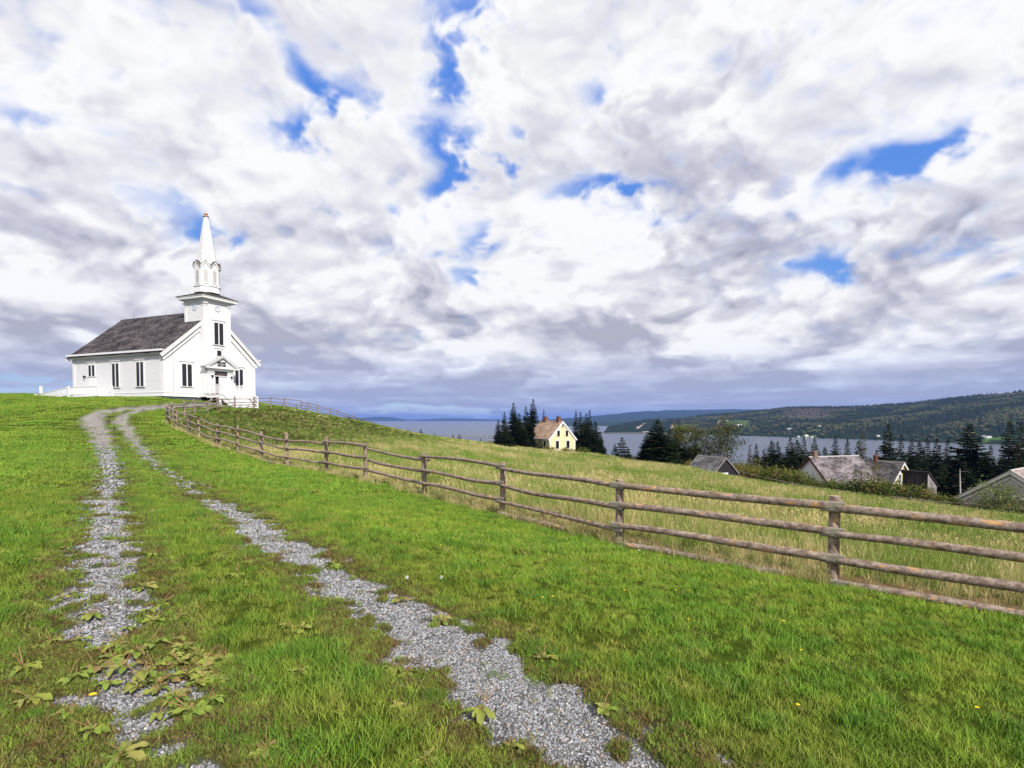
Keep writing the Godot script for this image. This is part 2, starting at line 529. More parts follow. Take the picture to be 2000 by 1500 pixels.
# 1 where bare gravel lies, 0 where turf grows; raggedly in between
func bare(x: float, z: float) -> float:
	var r := rut(x, z)
	if r.x > 0.5: return 0.0
	var n := patch.get_noise_2d(x, z) * 0.50 + patch2.get_noise_2d(x, z) * 0.52
	return smoothstep(-0.06, 0.10, -r.x * 1.6 - 0.70 + r.y * 0.84 + n * (1.35 - 0.45 * r.y))

# ---------------------------------------------------------------- which side of the fence
var posts := []
var posts2 := []

func in_field(x: float, z: float) -> float:      # metres past the fence into the rough field, negative on the lawn
	var best := -99.0
	var a := Vector2(9.9, -3.7); var b := Vector2(4.67, -8.2)
	if z > -8.2: pass
	var k := 0
	# near fence: signed distance from the line of posts
	var q := Vector2(x, z)
	var d1 := 1e9
	for s in posts.size() - 1:
		var p0 := Vector2(posts[s].x, posts[s].z); var p1 := Vector2(posts[s + 1].x, posts[s + 1].z)
		var t := clampf((q - p0).dot(p1 - p0) / (p1 - p0).length_squared(), 0.0 if s > 0 else -9.0, 1.0 if s < posts.size() - 2 else 9.0)
		var dd := q.distance_to(p0.lerp(p1, t))
		if dd < absf(d1):
			d1 = dd * (1.0 if (p1 - p0).cross(q - p0) > 0.0 else -1.0)
	if z > -41.0: return d1
	# second fence runs away over the crest
	var x2 := -25.0
	for s in posts2.size() - 1:
		if z <= posts2[s].z and z > posts2[s + 1].z:
			x2 = lerpf(posts2[s].x, posts2[s + 1].x, (z - posts2[s].z) / (posts2[s + 1].z - posts2[s].z))
	return minf(d1, x - x2) if z > posts2[-1].z else 20.0

# ---------------------------------------------------------------- ground sheet, sea, far shores
var tone := fnl(0.22, 4, 51)
var tone2 := fnl(0.05, 3, 52)

func lawn_tint(x: float, z: float) -> Color:
	var a := tone.get_noise_2d(x, z) * 0.5 + 0.5
	var b := tone2.get_noise_2d(x, z) * 0.5 + 0.5
	var c := Color(0.17, 0.30, 0.033).lerp(Color(0.285, 0.355, 0.045), clampf(a * 1.3 - 0.2, 0, 1))
	c = c.lerp(Color(0.095, 0.21, 0.026), clampf(b * 1.4 - 0.45, 0, 1) * 0.6)
	return c

func field_tint(x: float, z: float) -> Color:
	var a := tone.get_noise_2d(x * 1.3 + 40, z * 1.3) * 0.5 + 0.5
	var b := tone2.get_noise_2d(x * 1.5, z * 1.5 + 90) * 0.5 + 0.5
	var c := Color(0.19, 0.27, 0.045).lerp(Color(0.42, 0.36, 0.14), clampf(a * 1.3 + b * 1.3 - 0.85, 0, 1))
	# greener, shorter sward on the round of the hill under the far fence
	var hill := smoothstep(-4.0, -16.0, x) * smoothstep(-26.0, -38.0, z)
	c = c.lerp(Color(0.105, 0.15, 0.026).lerp(Color(0.25, 0.24, 0.07), a * 0.8), hill * 0.85)
	return c

func turf_tint(x: float, z: float) -> Color:
	var f := in_field(x, z) if absf(x) < 120 and z > -200 and z < 30 else 20.0
	var c := lawn_tint(x, z)
	if f > -0.6: c = c.lerp(field_tint(x, z), smoothstep(-0.6, 0.4, f))
	return c

func make_ground() -> void:
	var az := []
	var a := -56.0
	while a < 56.0:
		az.append(a); a += 0.4
	while a < 304.0:
		az.append(a); a += 4.0
	az.append(304.0)
	var rr := [0.0]
	var r := 0.5
	while r < 900.0:
		rr.append(r)
		r *= 1.022 if r > 1.4 and r < 45.0 else 1.045
	var st := SurfaceTool.new()
	st.begin(Mesh.PRIMITIVE_TRIANGLES)
	st.set_smooth_group(0)
	for i in rr.size():
		for k in az.size() - 1:
			var ang := deg_to_rad(az[k])
			var x: float = sin(ang) * rr[i]; var z: float = -cos(ang) * rr[i]
			# soil and dead thatch, painted extra dark for shade between the blades
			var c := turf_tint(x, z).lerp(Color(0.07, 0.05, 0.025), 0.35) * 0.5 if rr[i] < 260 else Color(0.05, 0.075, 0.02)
			var y := H(x, z)
			if rr[i] < 80.0 and absf(az[k]) < 57:
				var b := bare(x, z)
				if b > 0.0:
					var far := smoothstep(-23.0, -30.0, z)      # gravel turns paler towards the upper drive
					var g := Color(0.19, 0.18, 0.175).lerp(Color(0.48, 0.45, 0.43), far)
					g = g * (0.85 + 0.3 * patch2.get_noise_2d(x * 2, z * 2))
					c = c.lerp(g, b)
					y -= 0.02 * b
				elif rut(x, z).x < 0.25:
					c = c.lerp(Color(0.085, 0.062, 0.035), 0.7)
				# worn brown earth along the far side of the fence
				if z > -24.0 and x > -8:
					var f := in_field(x, z)
					var e := smoothstep(0.25, 0.5, f) * smoothstep(1.55, 1.0, f + 0.6 * patch.get_noise_2d(x, z)) * smoothstep(-0.5, 0.0, patch.get_noise_2d(x * 0.6, z * 0.6 + 30) + 0.12 * x)
					c = c.lerp(Color(0.27, 0.165, 0.095), e)
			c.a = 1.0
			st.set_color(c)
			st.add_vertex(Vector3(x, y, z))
	var n := az.size() - 1
	for i in rr.size() - 1:
		for k in n:
			var k2 := (k + 1) % n
			var p := i * n + k; var q := i * n + k2
			if i > 0:
				st.add_index(p); st.add_index(p + n); st.add_index(q + n)
				st.add_index(p); st.add_index(q + n); st.add_index(q)
			else:
				st.add_index(k); st.add_index(k + n); st.add_index(k2 + n)
	st.generate_normals()
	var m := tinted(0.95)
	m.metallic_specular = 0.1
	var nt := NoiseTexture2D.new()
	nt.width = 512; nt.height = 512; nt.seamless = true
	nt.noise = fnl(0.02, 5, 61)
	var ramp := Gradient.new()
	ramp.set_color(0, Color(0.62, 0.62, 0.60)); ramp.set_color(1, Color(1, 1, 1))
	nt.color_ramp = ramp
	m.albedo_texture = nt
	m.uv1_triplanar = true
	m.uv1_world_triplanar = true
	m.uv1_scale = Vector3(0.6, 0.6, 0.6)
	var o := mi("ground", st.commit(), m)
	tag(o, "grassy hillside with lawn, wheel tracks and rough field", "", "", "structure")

func make_sea() -> void:
	var st := st_new()
	var s := 26000.0
	quad(st, Vector3(-s, 0, -s), Vector3(s, 0, -s), Vector3(s, 0, 2000), Vector3(-s, 0, 2000))
	var m := rough(lin(0.020, 0.035, 0.065), 0.22)
	m.metallic_specular = 0.5
	var nt := NoiseTexture2D.new()
	nt.width = 1024; nt.height = 1024; nt.seamless = true; nt.as_normal_map = true; nt.bump_strength = 6.0
	nt.noise = fnl(0.035, 5, 71)
	m.normal_enabled = true
	m.normal_texture = nt
	m.normal_scale = 1.0
	m.uv1_triplanar = true
	m.uv1_world_triplanar = true
	m.uv1_scale = Vector3(0.011, 0.011, 0.03)
	var o := mi("water", done(st), m)
	o.position.y = SEA
	tag(o, "grey blue water of the strait", "", "", "structure")

const SEA := -48.5

# a strip of land: columns of [pixel, shore depth, ridge depth, ridge pixel row, back depth]
func make_land(called: String, label: String, cols: Array, steps: int, bulge: float, wig: float, wooded: bool, seed_: int) -> Array:
	var n := fnl(0.0035, 4, seed_)
	var fine := []
	for i in cols.size() - 1:
		var m := maxi(1, int((cols[i + 1][0] - cols[i][0]) / 9.0))
		for k in m:
			var row := []
			for c in 5: row.append(lerpf(cols[i][c], cols[i + 1][c], smoothstep(0, 1, float(k) / m) if c == 9 else float(k) / m))
			fine.append(row)
	fine.append(cols[-1])
	var rows := []
	for col in fine:
		var line := []
		for s in steps + 1:
			var k := float(s) / steps
			var depth: float; var y: float
			var ridge_y: float = at(col[0], col[3], col[2]).y
			if k <= 0.7:
				var u := k / 0.7
				depth = lerpf(col[1], col[2], u)
				y = lerpf(SEA - 3.0, ridge_y, pow(u, bulge))
			else:
				var u := (k - 0.7) / 0.3
				depth = lerpf(col[2], col[4], u)
				y = lerpf(ridge_y, SEA - 6.0, u * u)
			var x: float = (col[0] - 1000.0) / F * depth
			if k > 0.02: y += wig * n.get_noise_2d(x, depth) * sin(PI * minf(k / 0.9, 1.0)) * 2.0
			line.append(Vector3(x, y, -depth))
		rows.append(line)
	var st := SurfaceTool.new()
	st.begin(Mesh.PRIMITIVE_TRIANGLES)
	st.set_smooth_group(0)
	for i in rows.size():
		for s in steps + 1:
			var p: Vector3 = rows[i][s]
			st.set_color(land_tint(p, float(s) / steps) if wooded else Color(0.028, 0.045, 0.028))
			st.add_vertex(p)
	for i in rows.size() - 1:
		for s in steps:
			var p := i * (steps + 1) + s
			var q := p + steps + 1
			st.add_index(p); st.add_index(p + 1); st.add_index(q + 1)
			st.add_index(p); st.add_index(q + 1); st.add_index(q)
	st.generate_normals()
	var m := tinted(1.0)
	m.metallic_specular = 0.05
	var o := mi(called, st.commit(), m)
	tag(o, label, "", "", "structure")
	return [rows, fine]
# ---------------------------------------------------------------- scattering
func scatter(called: String, label: String, mesh: Mesh, mat: Material, list: Array, parent: Node = null) -> void:
	# list of [Transform3D, Color]
	if list.is_empty(): return
	var mm := MultiMesh.new()
	mm.transform_format = MultiMesh.TRANSFORM_3D
	mm.use_colors = true
	mm.mesh = mesh
	mm.instance_count = list.size()
	var buf := PackedFloat32Array()
	buf.resize(list.size() * 16)
	var o := 0
	for e in list:
		var t: Transform3D = e[0]
		var c: Color = e[1]
		var b := t.basis
		buf[o] = b.x.x; buf[o + 1] = b.y.x; buf[o + 2] = b.z.x; buf[o + 3] = t.origin.x
		buf[o + 4] = b.x.y; buf[o + 5] = b.y.y; buf[o + 6] = b.z.y; buf[o + 7] = t.origin.y
		buf[o + 8] = b.x.z; buf[o + 9] = b.y.z; buf[o + 10] = b.z.z; buf[o + 11] = t.origin.z
		buf[o + 12] = c.r; buf[o + 13] = c.g; buf[o + 14] = c.b; buf[o + 15] = 1.0
		o += 16
	mm.buffer = buf
	var n := MultiMeshInstance3D.new()
	n.multimesh = mm
	n.material_override = mat
	if parent:
		n.name = called
		parent.add_child(n, true)
	else:
		n.name = numbered(called)
		add_child(n)
	tag(n, label, "", "", "stuff")

func tuft(blades: int, radius: float, h0: float, h1: float, wide: float, lean: float, seed_: int, heads := 0.0) -> ArrayMesh:
	var rng := RandomNumberGenerator.new(); rng.seed = seed_
	var st := st_new()
	for i in blades:
		var a := rng.randf() * TAU
		var r := radius * sqrt(rng.randf())
		var p := Vector3(cos(a) * r, -0.012, sin(a) * r)
		var h := rng.randf_range(h0, h1)
		var la := rng.randf() * TAU
		var l := Vector3(cos(la), 0, sin(la)) * lean * rng.randf_range(0.2, 1.0) * h
		var f := rng.randf() * TAU
		var w := Vector3(cos(f), 0, sin(f)) * wide * rng.randf_range(0.7, 1.3) * 0.5
		var m := p + Vector3(0, h * 0.55, 0) + l * 0.35
		var e := p + Vector3(0, h, 0) + l
		var k := rng.randf()          # each blade has one tint from root to tip, by chance
		var c := Color(0.80, 0.86, 0.8).lerp(Color(1.25, 1.12, 1.1), k)
		if rng.randf() < 0.10: c = Color(1.75, 1.15, 1.6)
		st.set_color(c)
		quad(st, p - w, m - w * 0.85, m + w * 0.85, p + w)
		tri(st, m - w * 0.85, e, m + w * 0.85)
		if rng.randf() < heads:
			st.set_color(Color(1.35, 1.05, 1.2))
			var q := e + l.normalized() * 0.03 + Vector3(0, 0.05, 0)
			quad(st, e - w * 1.8, q, e + w * 1.8, e - Vector3(0, 0.05, 0))
	return done(st)

func pose(x: float, z: float, y: float, s: float, turn: float, sy := 1.0) -> Transform3D:
	return Transform3D(Basis(Vector3.UP, turn) * Basis.from_scale(Vector3(s, s * sy, s)), Vector3(x, y, z))

func make_turf() -> void:
	var rng := RandomNumberGenerator.new(); rng.seed = 99
	var gm := tinted(0.55, Color(0.32, 0.32, 0.24))
	gm.metallic_specular = 0.22
	# rings of lawn: r0, r1, tufts per square metre
	var zones := [[1.6, 4.0, 420, 0], [4.0, 8.0, 210, 0], [8.0, 15.0, 95, 1], [15.0, 30.0, 34, 2], [30.0, 88.0, 7.0, 3]]
	var near_mesh := [tuft(26, 0.055, 0.025, 0.062, 0.0042, 1.1, 1), tuft(26, 0.055, 0.02, 0.052, 0.0046, 1.3, 2), tuft(22, 0.06, 0.03, 0.085, 0.0042, 1.0, 3)]
	var mid_mesh := [tuft(30, 0.11, 0.04, 0.085, 0.007, 1.0, 4), tuft(30, 0.11, 0.035, 0.075, 0.008, 1.0, 5)]
	var far_mesh := [tuft(40, 0.22, 0.04, 0.08, 0.014, 1.0, 6)]
	var farther_mesh := [tuft(40, 0.5, 0.05, 0.09, 0.035, 0.9, 7)]
	var kinds := [near_mesh, mid_mesh, far_mesh, farther_mesh]
	var lists := {}
	for zn in zones:
		var half := deg_to_rad(47.0)
		var area: float = half * (zn[1] * zn[1] - zn[0] * zn[0])
		for i in int(area * zn[2]):
			var r := sqrt(lerpf(zn[0] * zn[0], zn[1] * zn[1], rng.randf()))
			var a := rng.randf_range(-half, half)
			var x := sin(a) * r; var z := -cos(a) * r
			var pick := rng.randi(); var turn := rng.randf() * TAU; var size := rng.randf_range(0.75, 1.25); var odd := rng.randf()
			if in_church(x, z): continue
			var f := in_field(x, z)
			if f > 0.2: continue
			var ru := rut(x, z)
			var b := 0.0
			if ru.x < 0.5: b = bare(x, z)
			if b > 0.25 and odd > 0.045: continue
			var c := lawn_tint(x, z)
			if ru.x < 0.30:                       # worn, low, brownish growth along the wheel tracks
				size *= lerpf(0.55, 1.0, clampf(ru.x / 0.3, 0, 1))
				if odd < 0.45: c = c.lerp(Color(0.16, 0.115, 0.05), 0.7)
			elif rng.randf() < 0.05: c = c.lerp(Color(0.30, 0.25, 0.10), 0.7)
			if ru.x < 1.2 and ru.x >= 0.3: c = c.lerp(Color(0.17, 0.20, 0.035), 0.4)
			var cl := patch.get_noise_2d(x * 1.7 + 200, z * 1.7)           # clumps: lush and dark, or short and yellow
			size *= 1.0 + 0.55 * cl
			c = c.lerp(Color(0.075, 0.20, 0.025), clampf(cl * 1.6, 0, 0.65)).lerp(Color(0.33, 0.34, 0.07), clampf(-cl * 1.3 - 0.1, 0, 0.6))
			c = c * rng.randf_range(0.75, 1.25)
			var list: Array = kinds[zn[3]]
			var key: ArrayMesh = list[pick % list.size()]
			if not lists.has(key): lists[key] = []
			lists[key].append([pose(x, z, H(x, z), size, turn, rng.randf_range(0.8, 1.3)), c])
	for k in lists: scatter("lawn_grass", "short bright green lawn grass beside the gravel wheel tracks", k, gm, lists[k])
	# low mossy weeds at the ragged edges of the gravel
	var moss := [tuft(18, 0.05, 0.010, 0.030, 0.008, 1.3, 8), tuft(16, 0.05, 0.012, 0.036, 0.007, 1.3, 9)]
	var ml := [[], []]
	for zn in [[1.8, 5.0, 1500, 1.0], [5.0, 10.0, 450, 1.3], [10.0, 20.0, 90, 2.0]]:
		var half := deg_to_rad(46.0)
		for i in int(half * (zn[1] * zn[1] - zn[0] * zn[0]) * zn[2]):
			var r := sqrt(lerpf(zn[0] * zn[0], zn[1] * zn[1], rng.randf()))
			var a := rng.randf_range(-half, half)
			var x := sin(a) * r; var z := -cos(a) * r
			var ru := rut(x, z)
			if ru.x > 0.32: continue
			if bare(x, z) > 0.55: continue
			var c := Color(0.15, 0.10, 0.045).lerp(Color(0.17, 0.24, 0.04), clampf(rng.randf() * 1.2 - 0.15 + patch.get_noise_2d(x * 2, z * 2), 0, 1))
			ml[i % 2].append([pose(x, z, H(x, z), zn[3] * rng.randf_range(0.7, 1.2), rng.randf() * TAU), c * rng.randf_range(0.75, 1.2)])
	for i in 2: scatter("track_moss", "low brown and green moss and weeds edging the gravel", moss[i], gm, ml[i])
	# the rough field behind the fence
	lists = {}
	var tall := [tuft(16, 0.10, 0.16, 0.40, 0.0055, 0.55, 11, 0.25), tuft(16, 0.10, 0.12, 0.30, 0.006, 0.7, 12), tuft(13, 0.09, 0.22, 0.52, 0.005, 0.45, 13, 0.4)]
	var tall2 := [tuft(26, 0.22, 0.16, 0.42, 0.012, 0.5, 14, 0.2), tuft(26, 0.22, 0.12, 0.30, 0.013, 0.7, 15)]
	var tall3 := [tuft(30, 0.6, 0.2, 0.5, 0.035, 0.45, 16)]
	var fz := [[8.0, 18.0, 85, tall], [18.0, 34.0, 26, tall2], [34.0, 70.0, 8.0, tall2], [70.0, 160.0, 1.5, tall3]]
	for zn in fz:
		var half := deg_to_rad(47.0)
		var area: float = half * (zn[1] * zn[1] - zn[0] * zn[0])
		for i in int(area * zn[2]):
			var r := sqrt(lerpf(zn[0] * zn[0], zn[1] * zn[1], rng.randf()))
			var a := rng.randf_range(-half, half)
			var x := sin(a) * r; var z := -cos(a) * r
			var pick := rng.randi(); var turn := rng.randf() * TAU; var size := rng.randf_range(0.7, 1.25); var odd := rng.randf()
			var f := in_field(x, z)
			if f < 0.25 or x > 95.0: continue
			if f < 1.8 and z > -24.0:
				var e := smoothstep(0.25, 0.5, f) * smoothstep(1.55, 1.0, f + 0.6 * patch.get_noise_2d(x, z)) * smoothstep(-0.5, 0.0, patch.get_noise_2d(x * 0.6, z * 0.6 + 30) + 0.12 * x)
				if e > 0.3 and odd > 0.12: continue
				size *= 0.6
			var c := field_tint(x, z)
			var hill := smoothstep(-4.0, -16.0, x) * smoothstep(-26.0, -38.0, z)
			size *= lerpf(1.0, 0.45, hill)
			# mown and green strips near the fence, straw further off
			var straw := clampf(0.32 + 1.1 * tone.get_noise_2d(x * 1.6, z * 1.6) + 0.9 * tone2.get_noise_2d(x * 1.5, z * 1.5 + 90), 0.06, 0.9) * lerpf(1.0, 0.35, hill)
			if odd < straw: c = Color(0.60, 0.51, 0.26).lerp(Color(0.46, 0.38, 0.17), rng.randf())
			else: c = c.lerp(Color(0.15, 0.26, 0.04), 0.55)
			c = c * rng.randf_range(0.8, 1.15)
			var list: Array = zn[3]
			var key: ArrayMesh = list[pick % list.size()]
			if not lists.has(key): lists[key] = []
			lists[key].append([pose(x, z, H(x, z), size, turn), c])
	for k in lists: scatter("field_grass", "tall straw coloured and green field grass behind the rail fence", k, gm, lists[k])
	# long uncut grass along the foot of the fence
	var fringe := []
	var fr := [tuft(14, 0.07, 0.16, 0.38, 0.0055, 0.6, 21, 0.3), tuft(14, 0.07, 0.10, 0.26, 0.006, 0.8, 22)]
	var sets := [[], []]
	for s in range(0, posts.size() - 1):
		var a: Vector3 = posts[s]; var b: Vector3 = posts[s + 1]
		var across := (b - a).cross(Vector3.UP).normalized()
		var dens := 1.0 if s < 9 else 0.55
		if s <= 1: dens = 0.22
		for i in int(a.distance_to(b) * 75 * dens):
			var p := a.lerp(b, rng.randf()) + across * rng.randf_range(-0.35, 0.30) * rng.randf_range(0.3, 1.0)
			var nn := patch.get_noise_2d(p.x * 0.8, p.z * 0.8 + 70)
			if nn < -0.12: continue
			var c := Color(0.58, 0.48, 0.24).lerp(Color(0.19, 0.27, 0.05), clampf(rng.randf() * 1.3 - 0.3 - nn, 0, 1))
			sets[i % 2].append([pose(p.x, p.z, H(p.x, p.z), rng.randf_range(0.6, 1.05) * (1.0 if s > 1 else 0.7), rng.randf() * TAU), c * rng.randf_range(0.85, 1.1)])
	for i in 2: scatter("fence_grass", "long dry grass along the foot of the rail fence", fr[i], gm, sets[i])

func in_church(x: float, z: float) -> bool:
	var q := church_t.affine_inverse() * Vector3(x, 0, z)
	return q.x > -0.2 and q.x < 11.8 and q.z > -15.3 and q.z < 1.4

# ---------------------------------------------------------------- gravel
func pebble(seed_: int) -> ArrayMesh:
	var rng := RandomNumberGenerator.new(); rng.seed = seed_
	var st := st_new()
	var t := (1.0 + sqrt(5.0)) / 2.0
	var v := [Vector3(-1, t, 0), Vector3(1, t, 0), Vector3(-1, -t, 0), Vector3(1, -t, 0), Vector3(0, -1, t), Vector3(0, 1, t), Vector3(0, -1, -t), Vector3(0, 1, -t), Vector3(t, 0, -1), Vector3(t, 0, 1), Vector3(-t, 0, -1), Vector3(-t, 0, 1)]
	for i in 12:
		v[i] = v[i].normalized() * rng.randf_range(0.72, 1.15) * Vector3(1.0, 0.62, 0.8)
	for f in [[0, 11, 5], [0, 5, 1], [0, 1, 7], [0, 7, 10], [0, 10, 11], [1, 5, 9], [5, 11, 4], [11, 10, 2], [10, 7, 6], [7, 1, 8], [3, 9, 4], [3, 4, 2], [3, 2, 6], [3, 6, 8], [3, 8, 9], [4, 9, 5], [2, 4, 11], [6, 2, 10], [8, 6, 7], [9, 8, 1]]:
		tri(st, v[f[0]], v[f[2]], v[f[1]])
	return done(st)

func make_gravel() -> void:
	var rng := RandomNumberGenerator.new(); rng.seed = 7
	var lists := [[], [], []]
	var half := deg_to_rad(46.0)
	for zn in [[1.9, 4.5, 8000, 0.0048, 0.0092], [4.5, 8.0, 3600, 0.0065, 0.012], [8.0, 15.0, 1000, 0.011, 0.02], [15.0, 34.0, 120, 0.02, 0.04]]:
		var area: float = half * (zn[1] * zn[1] - zn[0] * zn[0])
		for i in int(area * zn[2]):
			var r := sqrt(lerpf(zn[0] * zn[0], zn[1] * zn[1], rng.randf()))
			var a := rng.randf_range(-half, half)
			var x := sin(a) * r; var z := -cos(a) * r
			var ru := rut(x, z)
			var turn := rng.randf() * TAU; var s := rng.randf_range(zn[3], zn[4]); var odd := rng.randf()
			if ru.x > 0.35: continue
			var b := bare(x, z)
			if b < 0.4 and odd > (0.30 if ru.x < 0.12 else 0.08): continue
			var v := 0.14 + 0.27 * pow(rng.randf(), 1.5)
			var c := Color(v, v * 1.02, v * 1.10)
			if rng.randf() < 0.10: c = Color(v * 1.25, v * 1.02, v * 0.85)
			if rng.randf() < 0.02: c = Color(0.55, 0.54, 0.53)
			var t := Transform3D(Basis.from_euler(Vector3(rng.randf_range(-0.6, 0.6), turn, rng.randf_range(-0.6, 0.6))) * Basis.from_scale(Vector3.ONE * s * rng.randf_range(0.8, 1.3)), Vector3(x, H(x, z) - 0.022 + s * 0.4, z))
			lists[i % 3].append([t, c])
	var m := tinted(0.8)
	for k in 3: scatter("gravel", "blue grey crushed gravel in the wheel tracks", pebble(k + 1), m, lists[k])

# ---------------------------------------------------------------- plantain, small flowers
func leaf_mesh(l: float, w: float, bend: float, rise: float, seed_: int) -> ArrayMesh:
	var rng := RandomNumberGenerator.new(); rng.seed = seed_
	var st := st_new()
	st.set_smooth_group(0)
	var n := 8
	var rows := []
	var twist := rng.randf_range(-0.5, 0.5); var sway := rng.randf_range(-0.2, 0.2)
	var ph := rng.randf() * TAU
	for i in n + 1:
		var u := float(i) / n
		var half := w * 0.5 * (0.10 + 0.90 * smoothstep(0.06, 0.42, u)) * sqrt(maxf(0.0, 1.0 - pow(u, 3.5)) + 0.002)
		var mid := Vector3(sway * l * u * u, rise * u * l - bend * u * u * l, l * u)
		var row := []
		for k in 5:
			var a := (k - 2) / 2.0
			var wave := 0.10 * w * absf(a) * sin(u * 13.0 + ph + a * 2.0)
			var x := half * a * (1.0 + 0.10 * sin(u * 9.0 + ph * 2.0 + a))
			row.append(mid + Vector3(x, absf(x) * 0.38 + x * twist * u + wave, 0))
		rows.append(row)
	for i in n:
		for k in 4:
			quad(st, rows[i][k], rows[i + 1][k], rows[i + 1][k + 1], rows[i][k + 1])
	return done(st)

func make_plantains() -> void:
	var rng := RandomNumberGenerator.new(); rng.seed = 12
	var leaves := []
	for k in 8: leaves.append(leaf_mesh([0.10, 0.082, 0.115, 0.07, 0.095, 0.06, 0.12, 0.088][k], [0.046, 0.044, 0.042, 0.036, 0.05, 0.03, 0.05, 0.038][k], [0.30, 0.2, 0.55, 0.1, 0.4, 0.1, 0.25, 0.7][k], [0.30, 0.18, 0.55, 0.5, 0.22, 0.75, 0.12, 0.6][k], 900 + k))
	var mats := []
	for c in [[0.22, 0.25, 0.045], [0.15, 0.21, 0.036], [0.25, 0.24, 0.065], [0.22, 0.16, 0.06], [0.18, 0.25, 0.04]]:
		var m := rough(lin(c[0], c[1], c[2]), 0.5)
		m.backlight_enabled = true
		m.backlight = Color(0.35, 0.35, 0.25)
		mats.append(m)
	var sm := [rough(lin(0.30, 0.17, 0.075)), rough(lin(0.22, 0.155, 0.06)), rough(lin(0.38, 0.235, 0.11))]
	var spikes := []
	for k in 3:
		var st := st_new()
		var pts := []; var rad := []
		var h := 0.075 + 0.025 * k
		for i in 7:
			var u := i / 6.0
			pts.append(Vector3(0.035 * u * u * (1 + k), h * u, 0.0))
			rad.append(0.0014 if u < 0.45 else 0.0036 * (1.15 - u * 0.6))
		tube(st, pts, rad, 5)
		spikes.append(done(st))
	var protos := []
	var label := "broad leaved plantain rosette with brown seed spikes in the wheel track"
	var spot_px := [[300, 1262], [340, 1255], [265, 1280], [230, 1265], [390, 1285], [350, 1300], [300, 1305], [420, 1330], [380, 1340], [310, 1350], [345, 1365], [270, 1345], [240, 1310], [200, 1270], [410, 1375], [370, 1395], [330, 1330], [180, 1205], [120, 1170], [150, 1255], [100, 1255],
		[290, 1195], [320, 1180], [350, 1210], [280, 1150], [300, 1215], [255, 1105], [300, 1085], [330, 1060], [280, 1040], [795, 1318], [770, 1310], [590, 1230], [560, 1225], [45, 1310], [140, 1330], [180, 1430], [520, 1470], [240, 1480], [830, 1490], [1000, 1460], [940, 1395], [690, 1130], [650, 1105], [780, 1175], [860, 1215], [1180, 1390], [1060, 1290],
		[480, 1100], [440, 1090], [355, 1000], [330, 985], [300, 1000], [380, 1010], [420, 1035], [460, 1125], [250, 1230], [215, 1290], [130, 1395], [60, 1370], [410, 1300], [360, 1270], [310, 1400], [210, 1340], [430, 1290], [190, 1310], [285, 1320], [335, 1285], [395, 1315], [365, 1325]]
	for i in 130:
		if i >= spot_px.size():
			var a := rng.randf_range(-0.72, 0.1); var r := rng.randf_range(3.0, 15.0)
			var x := sin(a) * r; var z := -cos(a) * r
			if rut(x, z).x < 0.05 or rut(x, z).x > 0.75: continue
			spot_px.append(Vector3(x, H(x, z), z))
	for i in spot_px.size():
		var p: Vector3 = spot_px[i] if spot_px[i] is Vector3 else gp(spot_px[i][0], spot_px[i][1])
		var o: Node3D
		if i < 7:
			o = thing("plantain", p, 0.0, label, "plant", "plantains growing in the wheel tracks")
			var n := 9 + i % 4
			for k in n:
				var f := mi("leaf", leaves[rng.randi() % 8], mats[rng.randi() % 5], o)
				f.rotation = Vector3(0, TAU * k / n + rng.randf_range(-0.4, 0.4), rng.randf_range(-0.25, 0.25))
				f.scale = Vector3.ONE * rng.randf_range(0.65, 1.25)
				f.position.y = 0.002 + 0.003 * k
			for k in 2 + i % 4:
				var f := mi("seed_spike", spikes[rng.randi() % 3], sm[rng.randi() % 3], o)
				f.rotation = Vector3(rng.randf_range(-0.5, 0.5), rng.randf() * TAU, rng.randf_range(-0.4, 0.4))
				f.position = Vector3(rng.randf_range(-0.02, 0.02), 0.0, rng.randf_range(-0.02, 0.02))
			protos.append(o)
		else:
			o = copy(protos[i % 7])
			o.position = p
		o.rotation.y = rng.randf() * TAU
		o.scale = Vector3.ONE * rng.randf_range(0.55, 1.05) * (0.9 if i < 70 else 0.7)
	# yellow hawkbit heads in the lawn
	var head := st_new()
	for k in 11:
		var a := TAU * k / 11.0
		var d := Vector3(cos(a), 0.25, sin(a)) * 0.016
		var w := Vector3(-sin(a), 0, cos(a)) * 0.005
		quad(head, Vector3.ZERO, d - w, d * 1.1, d + w)
	var hm := done(head)
	var ym := rough(lin(0.72, 0.50, 0.015), 0.6)
	var wm := rough(lin(0.70, 0.70, 0.66), 0.8)
	var gs := rough(lin(0.14, 0.2, 0.04))
	var stem := st_new()
	tube(stem, [Vector3.ZERO, Vector3(0.004, 0.05, 0), Vector3(0.002, 0.1, 0.004)], [0.0014, 0.0012, 0.001], 4)
	var sm2 := done(stem)
	var spots_px := [[182, 1395], [808, 1042], [885, 1061], [955, 1064], [1016, 1077], [1032, 1081], [960, 1082], [880, 1097], [914, 1096], [1080, 1180], [1060, 1181], [1320, 1166], [1220, 1167], [1345, 1164], [1565, 1284], [1558, 1400], [1908, 1406], [1345, 1222], [1840, 1188], [1990, 1225], [750, 975], [710, 990], [630, 985], [60, 893], [22, 895], [35, 895], [70, 780], [82, 788], [62, 880], [20, 850], [53, 842], [120, 877], [30, 858], [690, 965], [615, 930], [1700, 1180], [1530, 1230], [1115, 1130], [860, 1075]]
	var one: Node3D
